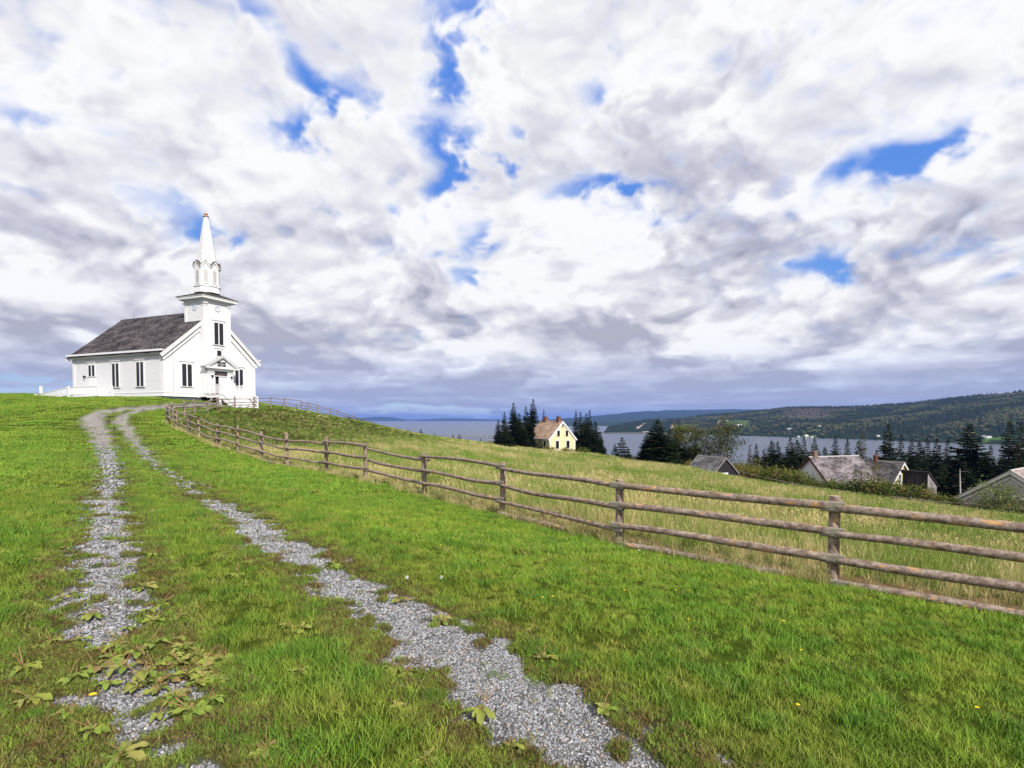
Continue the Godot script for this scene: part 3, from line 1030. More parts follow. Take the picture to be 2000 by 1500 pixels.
	for e in spots_px:
		var p := gp(e[0], e[1])
		var k := maxf(1.0, Vector2(p.x, p.z).length() / 14.0)
		if one == null:
			one = thing("hawkbit", p, 0.0, "tiny yellow hawkbit flower standing in the mown lawn", "flower", "yellow flowers dotted over the lawn")
			mi("stem", sm2, gs, one)
			var h := mi("flower_head", hm, ym, one); h.position.y = 0.1
		else:
			var o := copy(one); o.position = p; o.rotation.y = rng.randf() * TAU; o.scale = Vector3.ONE * rng.randf_range(0.55, 0.85) * minf(k, 1.8)
	# seed clocks and white yarrow by the fence
	var ball := st_new()
	for k in 60:
		var u := Vector3(rng.randfn(), rng.randfn(), rng.randfn()).normalized()
		var w := u.cross(Vector3(0.3, 1, 0.2)).normalized() * 0.003
		tri(ball, u * 0.004, u * 0.024 - w, u * 0.024 + w)
	var bm := done(ball)
	one = null
	for e in [[795, 1153], [862, 1152], [1222, 1065], [1226, 1072], [1246, 1078], [1248, 1086], [1205, 1058], [1250, 1068]]:
		var p := gp(e[0], e[1] + 8)
		if one == null:
			one = thing("white_flower", p, 0.0, "small white flower head on a thin stalk in the grass", "flower", "white flower heads in the grass")
			var s := mi("stem", sm2, gs, one); s.scale = Vector3(1, 1.6, 1)
			var h := mi("flower_head", bm, wm, one); h.position.y = 0.16; h.scale = Vector3.ONE * 0.7
		else:
			var o := copy(one); o.position = p; o.rotation.y = rng.randf() * TAU

# ---------------------------------------------------------------- rail fences
var bark_n := fnl(1.0, 4, 81)
var bark_f := fnl(1.0, 3, 82)
var mat_log: StandardMaterial3D

# a log from a to b with bark, bare patches and bends, coloured along its length
func log_mesh(a: Vector3, b: Vector3, r0: float, r1: float, seed_: int, fine: bool, hewn := true, bend := 0.0, greyer := 0.0) -> ArrayMesh:
	var rng := RandomNumberGenerator.new(); rng.seed = seed_
	var l := a.distance_to(b)
	var n := int(l / (0.02 if fine else 0.30)) + 2
	var sides := 14 if fine else 7
	var z := (b - a).normalized()
	var x := (Vector3.UP if absf(z.y) < 0.9 else Vector3.RIGHT).cross(z).normalized()
	var y := z.cross(x)
	var st := SurfaceTool.new()
	st.begin(Mesh.PRIMITIVE_TRIANGLES)
	st.set_smooth_group(0)
	var off := seed_ * 13.7
	var b1 := rng.randf_range(-1, 1) * bend; var b2 := rng.randf_range(-1, 1) * bend
	for i in n + 1:
		var u := float(i) / n
		var s := u * l
		var c := a.lerp(b, u) + y * (sin(u * PI) * b1 + sin(u * TAU) * b2 * 0.6) + x * sin(u * PI * 1.5) * b2 * 0.4
		var end_ := minf(s, l - s)
		var flat := smoothstep(0.30, 0.16, end_) if hewn else 0.0
		for k in sides:
			var ang := TAU * k / sides
			var ca := cos(ang); var sa := sin(ang)
			var nn := bark_n.get_noise_3d(s * 5.5 + off, ca * 0.9, sa * 0.9)
			var ff := bark_f.get_noise_3d(s * 24.0 + off, ca * 2.2, sa * 2.2)
			var r := lerpf(r0, r1, u) * (1.0 + 0.05 * nn + (0.07 * ff if fine else 0.0))
			var bare_ := smoothstep(0.36, 0.41, bark_n.get_noise_3d(s * 2.6 + off + 50, ca * 0.7, sa * 0.7))
			r *= 1.0 - 0.06 * bare_
			var px := ca * r; var py := sa * r
			if flat > 0.0: px = clampf(px, -r * lerpf(1.0, 0.55, flat), r * lerpf(1.0, 0.55, flat))
			var col := Color(0.13, 0.085, 0.062).lerp(Color(0.46, 0.37, 0.315), clampf(0.5 + 0.75 * nn + 0.55 * ff, 0, 1))
			if ff > 0.30 and fine: col = col.lerp(Color(0.09, 0.06, 0.045), 0.6)
			col = col.lerp(Color(0.60, 0.375, 0.17).lerp(Color(0.50, 0.24, 0.09), clampf(0.5 + ff, 0, 1)), bare_ * (0.9 - greyer))
			col = col.lerp(Color(0.27, 0.245, 0.20) * (1.0 + 0.3 * ff), flat * 0.9)
			col = col.lerp(Color(0.24, 0.20, 0.17) * (1.0 + 0.4 * nn), greyer)
			col.a = 1.0
			st.set_color(col)
			st.add_vertex(c + x * px + y * py)
	for i in n:
		for k in sides:
			var k2 := (k + 1) % sides
			var p := i * sides
			st.add_index(p + k2); st.add_index(p + k); st.add_index(p + sides + k)
			st.add_index(p + k2); st.add_index(p + sides + k); st.add_index(p + sides + k2)
	st.generate_normals()
	var arr := st.commit_to_arrays()
	# sawn ends
	var vs: PackedVector3Array = arr[Mesh.ARRAY_VERTEX]
	var ns: PackedVector3Array = arr[Mesh.ARRAY_NORMAL]
	var cs: PackedColorArray = arr[Mesh.ARRAY_COLOR]
	var ix: PackedInt32Array = arr[Mesh.ARRAY_INDEX]
	for e in 2:
		var p := 0 if e == 0 else n * sides
		var base := vs.size()
		for k in sides:
			vs.append(vs[p + k]); ns.append(-z if e == 0 else z); cs.append(Color(0.43, 0.32, 0.20))
		for k in range(1, sides - 1):
			if e == 0: ix.append_array([base, base + k, base + k + 1])
			else: ix.append_array([base, base + k + 1, base + k])
	arr[Mesh.ARRAY_VERTEX] = vs; arr[Mesh.ARRAY_NORMAL] = ns; arr[Mesh.ARRAY_COLOR] = cs; arr[Mesh.ARRAY_INDEX] = ix
	var am := ArrayMesh.new()
	am.add_surface_from_arrays(Mesh.PRIMITIVE_TRIANGLES, arr)
	return am

func make_fence() -> void:
	mat_log = tinted(0.85)
	var nt := NoiseTexture2D.new()
	nt.width = 256; nt.height = 256; nt.seamless = true; nt.as_normal_map = true; nt.bump_strength = 5.0
	nt.noise = fnl(0.05, 4, 91)
	mat_log.normal_enabled = true
	mat_log.normal_texture = nt
	mat_log.uv1_triplanar = true
	mat_log.uv1_scale = Vector3(5, 5, 5)
	var rng := RandomNumberGenerator.new(); rng.seed = 31
	var fence := thing("rail_fence", posts[4], 0.0, "rustic three rail log fence between lawn and rough field, curving up to the church", "fence")
	var o0: Vector3 = fence.position
	var tall := [1.3, 1.3, 1.31, 1.28, 1.28, 1.29, 1.29, 1.4, 1.49, 1.31, 1.38, 1.28, 1.2, 1.2, 1.28, 1.3]
	var rad := [0.075, 0.075, 0.078, 0.075, 0.07, 0.075, 0.065, 0.075, 0.08, 0.08, 0.055, 0.075, 0.07, 0.085, 0.085, 0.10]
	for i in posts.size():
		var p: Vector3 = posts[i] - o0
		var lean := Vector3(rng.randf_range(-0.03, 0.03), 0, rng.randf_range(-0.03, 0.03))
		mi("post", log_mesh(p - Vector3(0, 0.25, 0), p + Vector3(0, tall[i], 0) + lean, rad[i] * 1.05, rad[i] * 0.97, 100 + i, i < 9, false, 0.0), mat_log, fence)
	for s in posts.size() - 1:
		var a: Vector3 = posts[s] - o0; var b: Vector3 = posts[s + 1] - o0
		var along := (b - a).normalized()
		var near_side := Vector3(-along.z, 0, along.x).normalized()      # towards the lawn
		if near_side.dot(-(posts[s] + posts[s + 1])) < 0: near_side = -near_side
		var thick := 0.064 if s < 3 else 0.05
		for k in 3:
			var h: float = [0.39, 0.79, 1.17][k] + rng.randf_range(-0.03, 0.03)
			var lift := 0.03 if s % 2 == 0 else -0.03
			if k == 2 and s >= 3: h -= 0.02
			var out := near_side * (0.075 if s < 4 else 0.06 * (1 if s % 2 == 0 else -1))
			mi("rail", log_mesh(a + Vector3(0, h + lift, 0) + out - along * 0.16, b + Vector3(0, h + lift, 0) + out + along * 0.16, thick * rng.randf_range(0.9, 1.12), thick * rng.randf_range(0.72, 1.0), 200 + s * 5 + k, s < 7, s < 8, 0.05 if s > 2 else 0.025, 0.0 if s < 8 else 0.4), mat_log, fence)
		if s < 4 or s == 7 or s == 8:
			var g0 := 0.0 if s < 3 else 0.2
			var pa := a.lerp(b, 0.0 if s < 2 else (0.18 if s == 2 else 0.35)) + near_side * 0.12; var pb := b + near_side * 0.12
			var seg := 1
			pa.y = H(pa.x + o0.x, pa.z + o0.z) - o0.y + 0.06; pb.y = H(pb.x + o0.x, pb.z + o0.z) - o0.y + 0.05
			mi("ground_log", log_mesh(pa, pb, 0.062, 0.055, 400 + s, s < 6, s < 3, 0.02), mat_log, fence)
	# the fence that runs off over the crest
	var f2 := thing("rail_fence", posts2[10], 0.0, "weathered log fence running over the grassy crest in front of the church steps", "fence")
	o0 = f2.position
	for i in posts2.size():
		var p: Vector3 = posts2[i] - o0
		mi("post", log_mesh(p - Vector3(0, 0.3, 0), p + Vector3(rng.randf_range(-0.05, 0.05), rng.randf_range(1.2, 1.4), rng.randf_range(-0.05, 0.05)), 0.085, 0.075, 500 + i, false, false, 0.0, 0.5), mat_log, f2)
	var from: Vector3 = posts[-1]
	for s in range(-1, posts2.size() - 1):
		var a: Vector3 = (from if s < 0 else posts2[s]) - o0
		var b: Vector3 = posts2[s + 1] - o0
		for k in 3:
			var h: float = [0.38, 0.76, 1.12][k] + rng.randf_range(-0.07, 0.07)
			mi("rail", log_mesh(a + Vector3(0, h, 0), b + Vector3(0, h + rng.randf_range(-0.06, 0.06), 0), 0.055, 0.045, 600 + s * 4 + k, false, false, 0.06, 0.55), mat_log, f2)
	# grey fence half hidden in the hedge
	var hp := [[1438, 935, 74], [1478, 944, 71], [1547, 962, 66], [1612, 972, 63], [1685, 981, 60], [1779, 993, 56.5], [1845, 1000, 54.5], [1908, 1008, 52.5], [1972, 1012, 50.5], [2060, 1022, 48]]
	var ps := []
	for e in hp: ps.append(Hp(at(e[0], e[1], e[2])))
	var f3 := thing("pole_fence", ps[4], 0.0, "low grey two pole fence half hidden in the brambly hedge", "fence")
	for i in ps.size():
		var p: Vector3 = ps[i] - f3.position
		mi("post", log_mesh(p - Vector3(0, 0.3, 0), p + Vector3(0, 1.3 if i == 7 else 1.15, 0), 0.11 if i == 7 else 0.07, 0.10 if i == 7 else 0.06, 700 + i, false, false, 0.0, 0.9), mat_log, f3)
		if i < ps.size() - 1:
			var b: Vector3 = ps[i + 1] - f3.position
			for k in 2:
				mi("pole", log_mesh(p + Vector3(0, [0.5, 1.0][k], 0), b + Vector3(0, [0.5, 1.0][k], 0), 0.06, 0.05, 720 + i * 2 + k, false, false, 0.05, 0.9), mat_log, f3)
# ---------------------------------------------------------------- building pieces
func paint(r: float, g: float, b: float, seed_: int, wear := 0.10, rough_ := 0.6, scale := 0.8) -> StandardMaterial3D:
	var m := rough(lin(r, g, b), rough_)
	var nt := NoiseTexture2D.new()
	nt.width = 256; nt.height = 256; nt.seamless = true
	nt.noise = fnl(0.03, 5, seed_)
	var ramp := Gradient.new()
	ramp.set_color(0, Color(1.0 - wear, 1.0 - wear, 1.0 - wear * 0.9)); ramp.set_color(1, Color(1, 1, 1))
	nt.color_ramp = ramp
	m.albedo_texture = nt
	m.uv1_triplanar = true
	m.uv1_scale = Vector3(scale, scale * 2.5, scale)
	return m

# lapped boards over a convex outline (x, y) on the plane z = 0 of T
func clap(st: SurfaceTool, T: Transform3D, poly: Array, pitch: float, proud := 0.022, wob := 0.0, seed_ := 0) -> void:
	var rng := RandomNumberGenerator.new(); rng.seed = seed_
	var y0 := 1e9; var y1 := -1e9
	for p in poly:
		y0 = minf(y0, p.y); y1 = maxf(y1, p.y)
	var y := y0
	while y < y1 - 0.002:
		var yt := minf(y + pitch, y1)
		var b := span_at(poly, y + 0.0005); var t := span_at(poly, yt - 0.0005)
		var d := proud + rng.randf_range(-wob, wob)
		quad(st, T * Vector3(b.x, y, d), T * Vector3(t.x, yt, 0.002), T * Vector3(t.y, yt, 0.002), T * Vector3(b.y, y, d))
		quad(st, T * Vector3(b.x, y, 0), T * Vector3(b.x, y, d), T * Vector3(b.y, y, d), T * Vector3(b.y, y, 0))
		y = yt

func span_at(poly: Array, y: float) -> Vector2:
	var lo := 1e9; var hi := -1e9
	for i in poly.size():
		var a: Vector2 = poly[i]; var b: Vector2 = poly[(i + 1) % poly.size()]
		if (a.y <= y and b.y >= y) or (b.y <= y and a.y >= y):
			var x := a.x if absf(b.y - a.y) < 1e-6 else lerpf(a.x, b.x, (y - a.y) / (b.y - a.y))
			lo = minf(lo, x); hi = maxf(hi, x)
			if absf(b.y - a.y) < 1e-6: lo = minf(lo, minf(a.x, b.x)); hi = maxf(hi, maxf(a.x, b.x))
	return Vector2(lo, hi)

# courses of shingles on a plane: origin at the eave, u along it, v up the slope, n outward
func shingles(parent: Node, o: Vector3, u: Vector3, v: Vector3, lu: float, lv: float, course: float, wide: float, dark: Color, pale: Color, mat: Material, seed_: int, cut := AABB()) -> void:
	var rng := RandomNumberGenerator.new(); rng.seed = seed_
	var st := st_new()
	var n := u.cross(v).normalized()
	if n.y < 0: n = -n
	var tn := fnl(0.35, 3, seed_)
	var rows := int(ceil(lv / course))
	for r in rows:
		var b := r * course
		var t := minf(b + course * 1.25, lv + 0.01)
		var s := -rng.randf() * wide
		while s < lu:
			var w := wide * rng.randf_range(0.6, 1.4)
			var s0 := maxf(s + 0.004, 0.0); var s1 := minf(s + w - 0.004, lu)
			s += w
			if s1 - s0 < 0.02: continue
			var p := o + u * (s0 + s1) * 0.5 + v * b
			if cut.size.x > 0.0 and cut.has_point(p): continue
			var k := clampf(0.45 + 0.7 * tn.get_noise_2d((s0 + o.x) * 1.0, b * 1.6) + rng.randf_range(-0.38, 0.38), 0, 1)
			st.set_color(dark.lerp(pale, k))
			var lift := rng.randf_range(0.022, 0.045)
			var bb := b - rng.randf_range(0.0, 0.03)
			var q := [o + u * s0 + v * bb + n * lift, o + u * s0 + v * t + n * 0.012, o + u * s1 + v * t + n * 0.012, o + u * s1 + v * bb + n * lift]
			quad(st, q[0], q[1], q[2], q[3])
			quad(st, q[0] - n * 0.02, q[0], q[3], q[3] - n * 0.02)
	var sh := mi("shingles", done(st), mat, parent)
	tag(sh, "", "", "", "stuff")

# a pair of roof slopes over a gabled block: x 0..w, ridge along z from z0 (front) to z1 (back)
func gable_roof(parent: Node, w: float, z0: float, z1: float, eave_y: float, ridge_y: float, over: float, rake: float, dark: Color, pale: Color, mats: Array, seed_: int, course := 0.22, wide := 0.2, cut := AABB()) -> void:
	var slope := Vector2(w * 0.5, ridge_y - eave_y)
	var k := slope.normalized()
	var down := over / k.x * 1.0
	for side in 2:
		var s := 1.0 if side == 0 else -1.0
		var ex := 0.0 if side == 0 else w
		var v := Vector3(k.x * s, k.y, 0)
		var nrm := Vector3(-k.y * s, k.x, 0)
		var o := Vector3(ex, eave_y, z0 + rake) - v * down
		var lv := slope.length() + down
		var lz := (z0 + rake) - (z1 - rake)
		var st := st_new()
		# sheathing slab
		var t := Transform3D(Basis(v * lv, nrm * 0.10, Vector3(0, 0, lz)), o + v * lv * 0.5 - Vector3(0, 0, lz * 0.5) - nrm * 0.055)
		obx(st, t)
		var slab := mi("roof", done(st), mats[1], parent)
		shingles(slab, o, Vector3(0, 0, -1), v, lz, lv, course, wide, dark, pale, mats[0], seed_ + side, cut)
	var cap := st_new()
	for s in [-1.0, 1.0]:
		var a := Vector3(w * 0.5, ridge_y + 0.05, z0 + rake); var b := Vector3(w * 0.5, ridge_y + 0.05, z1 - rake)
		var dv := Vector3(s * k.x, -k.y, 0) * 0.09
		bar(cap, a + dv, b + dv, 0.18, 0.025, Vector3(s * k.y, k.x, 0))
	mi("ridge_cap", done(cap), mats[2], parent)

var mat_glass: StandardMaterial3D
var mat_sash: StandardMaterial3D

# sash window on the plane z = 0 of T, centre of its sill at the origin
func window(parent: Node, T: Transform3D, w: float, h: float, leaves: int, cols: int, rows: int, trim: Material, sash: Material, casing := 0.11, mullion := 0.16, head := 0.2) -> void:
	var fr := st_new()
	var z0 := 0.0; var z1 := 0.075
	bx(fr, Vector3(-w / 2 - casing, 0, z0), Vector3(-w / 2, h, z1))
	bx(fr, Vector3(w / 2, 0, z0), Vector3(w / 2 + casing, h, z1))
	bx(fr, Vector3(-w / 2 - casing, h, z0), Vector3(w / 2 + casing, h + casing, z1 + 0.004))
	bx(fr, Vector3(-w / 2 - casing - 0.05, -0.06, z0), Vector3(w / 2 + casing + 0.05, 0.0, z1 + 0.05))
	if head > 0.0:
		bx(fr, Vector3(-w / 2 - casing, h + casing + 0.001, z0), Vector3(w / 2 + casing, h + casing + head, z1 - 0.01))
		bx(fr, Vector3(-w / 2 - casing - 0.12, h + casing + head, z0), Vector3(w / 2 + casing + 0.12, h + casing + head + 0.06, z1 + 0.07))
	var lw := (w - mullion * (leaves - 1)) / leaves
	for l in leaves - 1:
		var x := -w / 2 + lw * (l + 1) + mullion * l
		bx(fr, Vector3(x, 0, z0), Vector3(x + mullion, h, z1 - 0.006))
	var o := mi("window", done(fr), trim, parent)
	o.transform = T
	for l in leaves:
		var x0 := -w / 2 + (lw + mullion) * l
		var sa := st_new()
		var b := 0.035
		for e in [[x0, 0, x0 + b, h], [x0 + lw - b, 0, x0 + lw, h], [x0 + b, 0, x0 + lw - b, b], [x0 + b, h - b, x0 + lw - b, h], [x0 + b, h * 0.5 - 0.025, x0 + lw - b, h * 0.5 + 0.025]]:
			bx(sa, Vector3(e[0], e[1], 0.026), Vector3(e[2], e[3], 0.058))
		for c in range(1, cols):
			var x := x0 + lw * c / cols
			bx(sa, Vector3(x - 0.011, b, 0.03), Vector3(x + 0.011, h - b, 0.052))
		for r in range(1, rows):
			if r * 2 == rows: continue
			var y := h * r / rows
			bx(sa, Vector3(x0 + b, y - 0.011, 0.031), Vector3(x0 + lw - b, y + 0.011, 0.051))
		mi("sash", done(sa), sash, o)
		var g := st_new()
		bx(g, Vector3(x0 + 0.01, 0.01, 0.024), Vector3(x0 + lw - 0.01, h - 0.01, 0.036))
		mi("pane", done(g), mat_glass, o)

func T3(x: float, y: float, z: float, turn := 0.0) -> Transform3D:
	return Transform3D(Basis(Vector3.UP, turn), Vector3(x, y, z))

func boxpart(parent: Node, called: String, mat: Material, lo: Vector3, hi: Vector3) -> MeshInstance3D:
	var st := st_new()
	bx(st, lo, hi)
	return mi(called, done(st), mat, parent)

# four clapboarded walls of a gabled block; returns nothing, adds parts
func gable_walls(parent: Node, w: float, l: float, he: float, hr: float, mat: Material, pitch: float, y0 := 0.0, proud := 0.022, wob := 0.0) -> void:
	var gable := [Vector2(0, y0), Vector2(w, y0), Vector2(w, he), Vector2(w / 2, hr), Vector2(0, he)]
	var st := st_new()
	clap(st, T3(0, 0, 0), gable, pitch, proud, wob, 1)
	mi("front_wall", done(st), mat, parent)
	st = st_new()
	clap(st, T3(w, 0, -l, PI), gable, pitch, proud, wob, 2)
	mi("back_wall", done(st), mat, parent)
	var side := [Vector2(0, y0), Vector2(l, y0), Vector2(l, he), Vector2(0, he)]
	st = st_new()
	clap(st, T3(0, 0, -l, -PI / 2), side, pitch, proud, wob, 3)
	mi("side_wall", done(st), mat, parent)
	st = st_new()
	clap(st, T3(w, 0, 0, PI / 2), side, pitch, proud, wob, 4)
	mi("side_wall", done(st), mat, parent)

func corner_boards(parent: Node, w: float, l: float, he: float, mat: Material, wide := 0.22, y0 := 0.0) -> void:
	for c in [[0.0, 0.0], [w, 0.0], [0.0, -l], [w, -l]]:
		var sx := 1.0 if c[0] == 0.0 else -1.0
		var sz := -1.0 if c[1] == 0.0 else 1.0
		var st := st_new()
		var lo := Vector3(minf(c[0] - sx * 0.045, c[0] + sx * wide), y0, minf(c[1] - sz * 0.045, c[1] + sz * wide))
		var hi := Vector3(maxf(c[0] - sx * 0.045, c[0] + sx * wide), he, maxf(c[1] - sz * 0.045, c[1] + sz * wide))
		bx(st, lo, hi)
		mi("corner_board", done(st), mat, parent)

# sloping boards under the roof's edge on a gable end
func rakes(parent: Node, w: float, z: float, he: float, hr: float, over: float, deep: float, thick: float, mat: Material, drop := 0.12) -> void:
	var k := Vector2(w * 0.5, hr - he).normalized()
	for s in [-1.0, 1.0]:
		var top := Vector3(w * 0.5, hr - drop, z)
		var bot := Vector3(w * 0.5 + s * (w * 0.5 + over), he - over * k.y / k.x - drop, z)
		var st := st_new()
		bar(st, bot, top, thick, deep, Vector3(s * k.y, k.x, 0))
		mi("rake_board", done(st), mat, parent)

func chimney(parent: Node, at_: Vector3, w: float, h: float, mat: Material) -> void:
	var st := st_new()
	bx(st, at_ - Vector3(w / 2, 1.0, w / 2), at_ + Vector3(w / 2, h, w / 2))
	bx(st, at_ + Vector3(-w / 2 - 0.06, h - 0.16, -w / 2 - 0.06), at_ + Vector3(w / 2 + 0.06, h - 0.02, w / 2 + 0.06))
	bx(st, at_ + Vector3(-w * 0.3, h, -w * 0.3), at_ + Vector3(w * 0.3, h + 0.12, w * 0.3))
	mi("chimney", done(st), mat, parent)

# ---------------------------------------------------------------- the church
func make_church() -> void:
	mat_glass = rough(lin(0.012, 0.013, 0.016), 0.04)
	mat_glass.metallic_specular = 0.6
	mat_sash = rough(lin(0.03, 0.022, 0.02), 0.6)
	var white := paint(0.80, 0.80, 0.81, 301, 0.08, 0.55, 0.35)
	var worn := paint(0.84, 0.84, 0.86, 302, 0.15, 0.6, 0.5)
	var trim := paint(0.80, 0.80, 0.81, 303, 0.06, 0.5, 0.3)
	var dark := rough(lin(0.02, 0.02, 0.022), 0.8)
	var stone := paint(0.16, 0.18, 0.22, 304, 0.5, 0.9, 1.5)
	var shing := tinted(0.9)
	M.shingle = shing
	var c := thing("church", church_t.origin, deg_to_rad(67.0), "white clapboard church with steep shingled roof, square tower and tall octagonal spire", "church")
	var W := 11.55; var L := 15.0; var HE := 4.6; var HR := 9.5
	# foundation
	boxpart(c, "foundation", stone, Vector3(0.05, -2.6, -L + 0.05), Vector3(W - 0.05, -0.02, -0.05))
	# walls
	var gable := [Vector2(0, 0), Vector2(W, 0), Vector2(W, HE), Vector2(W / 2, HR - 0.1), Vector2(0, HE)]
	var st := st_new(); clap(st, T3(0, 0, 0), gable, 0.135, 0.019, 0.002, 1); mi("front_wall", done(st), white, c)
	st = st_new(); clap(st, T3(W, 0, -L, PI), gable, 0.135, 0.019, 0.0, 2); mi("back_wall", done(st), white, c)
	var side := [Vector2(0, 0), Vector2(L, 0), Vector2(L, HE), Vector2(0, HE)]
	st = st_new(); clap(st, T3(0, 0, -L, -PI / 2), side, 0.135, 0.014, 0.005, 3); var sw := mi("side_wall", done(st), worn, c)
	tag(sw, "uneven weathered white clapboards of the long side wall")
	st = st_new(); clap(st, T3(W, 0, 0, PI / 2), side, 0.135, 0.019, 0.0, 4); mi("side_wall", done(st), white, c)
	corner_boards(c, W, L, HE, trim, 0.42)
	# capitals on the corner boards
	for e in [[0.0, 0.0], [W, 0.0], [0.0, -L]]:
		st = st_new()
		var sx := 1.0 if e[0] == 0.0 else -1.0
		var sz := -1.0 if e[1] == 0.0 else 1.0
		for k in 2:
			var g := 0.05 + 0.035 * k
			var lo := Vector3(minf(e[0] - sx * (0.045 + g), e[0] + sx * (0.42 + g)), HE - 0.62 + 0.09 * k, minf(e[1] - sz * (0.045 + g), e[1] + sz * (0.42 + g)))
			var hi := Vector3(maxf(e[0] - sx * (0.045 + g), e[0] + sx * (0.42 + g)), HE - 0.55 + 0.09 * k, maxf(e[1] - sz * (0.045 + g), e[1] + sz * (0.42 + g)))
			bx(st, lo, hi)
		mi("capital", done(st), trim, c)
	# water table, frieze
	for e in [[-0.06, 0.0, W + 0.06, 0.08], [-0.08, -L, 0.0, 0.0], [W, -L, W + 0.08, 0.0]]:
		boxpart(c, "water_table", trim, Vector3(e[0], -0.06, e[1]), Vector3(e[2], 0.32, e[3]))
		boxpart(c, "drip_board", trim, Vector3(e[0] - 0.035, 0.321, e[1] - (0.0 if e[1] < 0 else 0.0)), Vector3(e[2] + 0.035, 0.36, e[3] + 0.035))
	boxpart(c, "frieze", trim, Vector3(-0.055, HE - 0.42, -L), Vector3(0.0, HE, 0.0))
	boxpart(c, "frieze", trim, Vector3(W, HE - 0.42, -L), Vector3(W + 0.055, HE, 0.0))
	boxpart(c, "cornice", trim, Vector3(-0.46, HE - 0.02, -L - 0.35), Vector3(-0.001, HE + 0.10, 0.42))
	boxpart(c, "cornice", trim, Vector3(W + 0.001, HE - 0.02, -L - 0.35), Vector3(W + 0.46, HE + 0.10, 0.42))
	boxpart(c, "fascia", trim, Vector3(-0.52, HE - 0.06, -L - 0.38), Vector3(-0.47, HE + 0.14, 0.45))
	boxpart(c, "fascia", trim, Vector3(W + 0.47, HE - 0.06, -L - 0.38), Vector3(W + 0.52, HE + 0.14, 0.45))
	# roof; the tower stands through it
	var tx0 := 5.775 - 1.6; var tx1 := 5.775 + 1.6
	gable_roof(c, W, 0.0, -L, HE + 0.16, HR + 0.16, 0.5, 0.45, Color(0.030, 0.026, 0.028), Color(0.135, 0.118, 0.128), [shing, trim, rough(lin(0.07, 0.06, 0.06))], 310, 0.24, 0.24, AABB(Vector3(tx0, -50, -2.0), Vector3(tx1 - tx0, 100, 10)))
	rakes(c, W, 0.36, HE + 0.10, HR + 0.10, 0.5, 0.34, 0.10, trim, 0.20)
	rakes(c, W, 0.10, HE, HR, 0.2, 0.42, 0.16, trim, 0.62)
	rakes(c, W, -L - 0.36, HE + 0.10, HR + 0.10, 0.5, 0.34, 0.10, trim, 0.20)
	for z in [-7.5, -13.2]:
		st = st_new(); tube(st, [Vector3(W / 2, HR, z), Vector3(W / 2, HR + 0.75, z)], [0.018, 0.010], 5); mi("lightning_rod", done(st), dark, c)
	# side openings
	for z in [-7.48, -3.5]:
		window(c, T3(-0.042, 1.02, z, -PI / 2), 1.1, 2.52, 2, 2, 6, trim, mat_sash, 0.13, 0.16, 0.12)
	window(c, T3(-0.042, 2.30, -11.55, -PI / 2), 1.06, 1.2, 2, 2, 4, trim, mat_sash, 0.13, 0.17, 0.18)
	var sd := boxpart(c, "side_door", trim, Vector3(-0.09, 0.36, -12.15), Vector3(-0.03, 2.2, -10.98))
	for z in [-11.85, -11.28]: boxpart(sd, "panel", white, Vector3(-0.115, 0.55, z - 0.19), Vector3(-0.09, 2.0, z + 0.19))
	boxpart(sd, "door_handle", dark, Vector3(-0.17, 1.05, -12.06), Vector3(-0.09, 1.15, -12.0))
	lantern(c, Vector3(-0.05, 2.25, -12.75), Vector3(-1, 0, 0), dark)
	# front windows
	window(c, T3(2.55, 1.07, 0.042), 1.13, 2.36, 2, 2, 6, trim, mat_sash, 0.13, 0.14, 0.13)
	window(c, T3(9.2, 1.10, 0.042), 1.08, 2.30, 2, 2, 6, trim, mat_sash, 0.13, 0.14, 0.13)
	st = st_new(); tube(st, [Vector3(1.0, -0.4, 0.09), Vector3(1.02, 2.5, 0.09), Vector3(0.98, HE + 0.4, 0.09)], [0.014, 0.014, 0.014], 5)
	mi("lightning_cable", done(st), rough(lin(0.30, 0.26, 0.25)), c)
	# ---- tower
	var HW := 1.65; var TZ := 0.85; var TD := 2.94; var X := 5.775; var HT := 10.55
	for f in 4:
		var T: Transform3D = [T3(X - HW, 0, TZ), T3(X + HW, 0, TZ, PI / 2), T3(X + HW, 0, TZ - TD, PI), T3(X - HW, 0, TZ - TD, -PI / 2)][f]
		var wide: float = HW * 2 if f % 2 == 0 else TD
		st = st_new()
		clap(st, T, [Vector2(0, 0 if f != 2 else 6.0), Vector2(wide, 0 if f != 2 else 6.0), Vector2(wide, HT), Vector2(0, HT)], 0.135, 0.019, 0.002, 20 + f)
		mi("tower_wall", done(st), white, c)
	for e in [[-1, 1], [1, 1], [-1, -1], [1, -1]]:
		var px: float = X + e[0] * HW; var pz: float = TZ if e[1] > 0 else TZ - TD
		var lo := Vector3(minf(px + e[0] * 0.05, px - e[0] * 0.30), 0.36 if e[1] > 0 else 7.0, minf(pz + e[1] * 0.05, pz - e[1] * 0.30))
		var hi := Vector3(maxf(px + e[0] * 0.05, px - e[0] * 0.30), HT - 0.02, maxf(pz + e[1] * 0.05, pz - e[1] * 0.30))
		var pil := boxpart(c, "pilaster", trim, lo, hi)
		for k in 3:
			var g: float = [0.04, 0.10, 0.13][k]
			boxpart(pil, "capital", trim, Vector3(lo.x - g, HT - [0.62, 0.40, 0.30][k], lo.z - g), Vector3(hi.x + g, HT - [0.55, 0.31, 0.24][k], hi.z + g))
	# stepped cornice
	var mid := Vector3(X, 0, TZ - TD / 2)
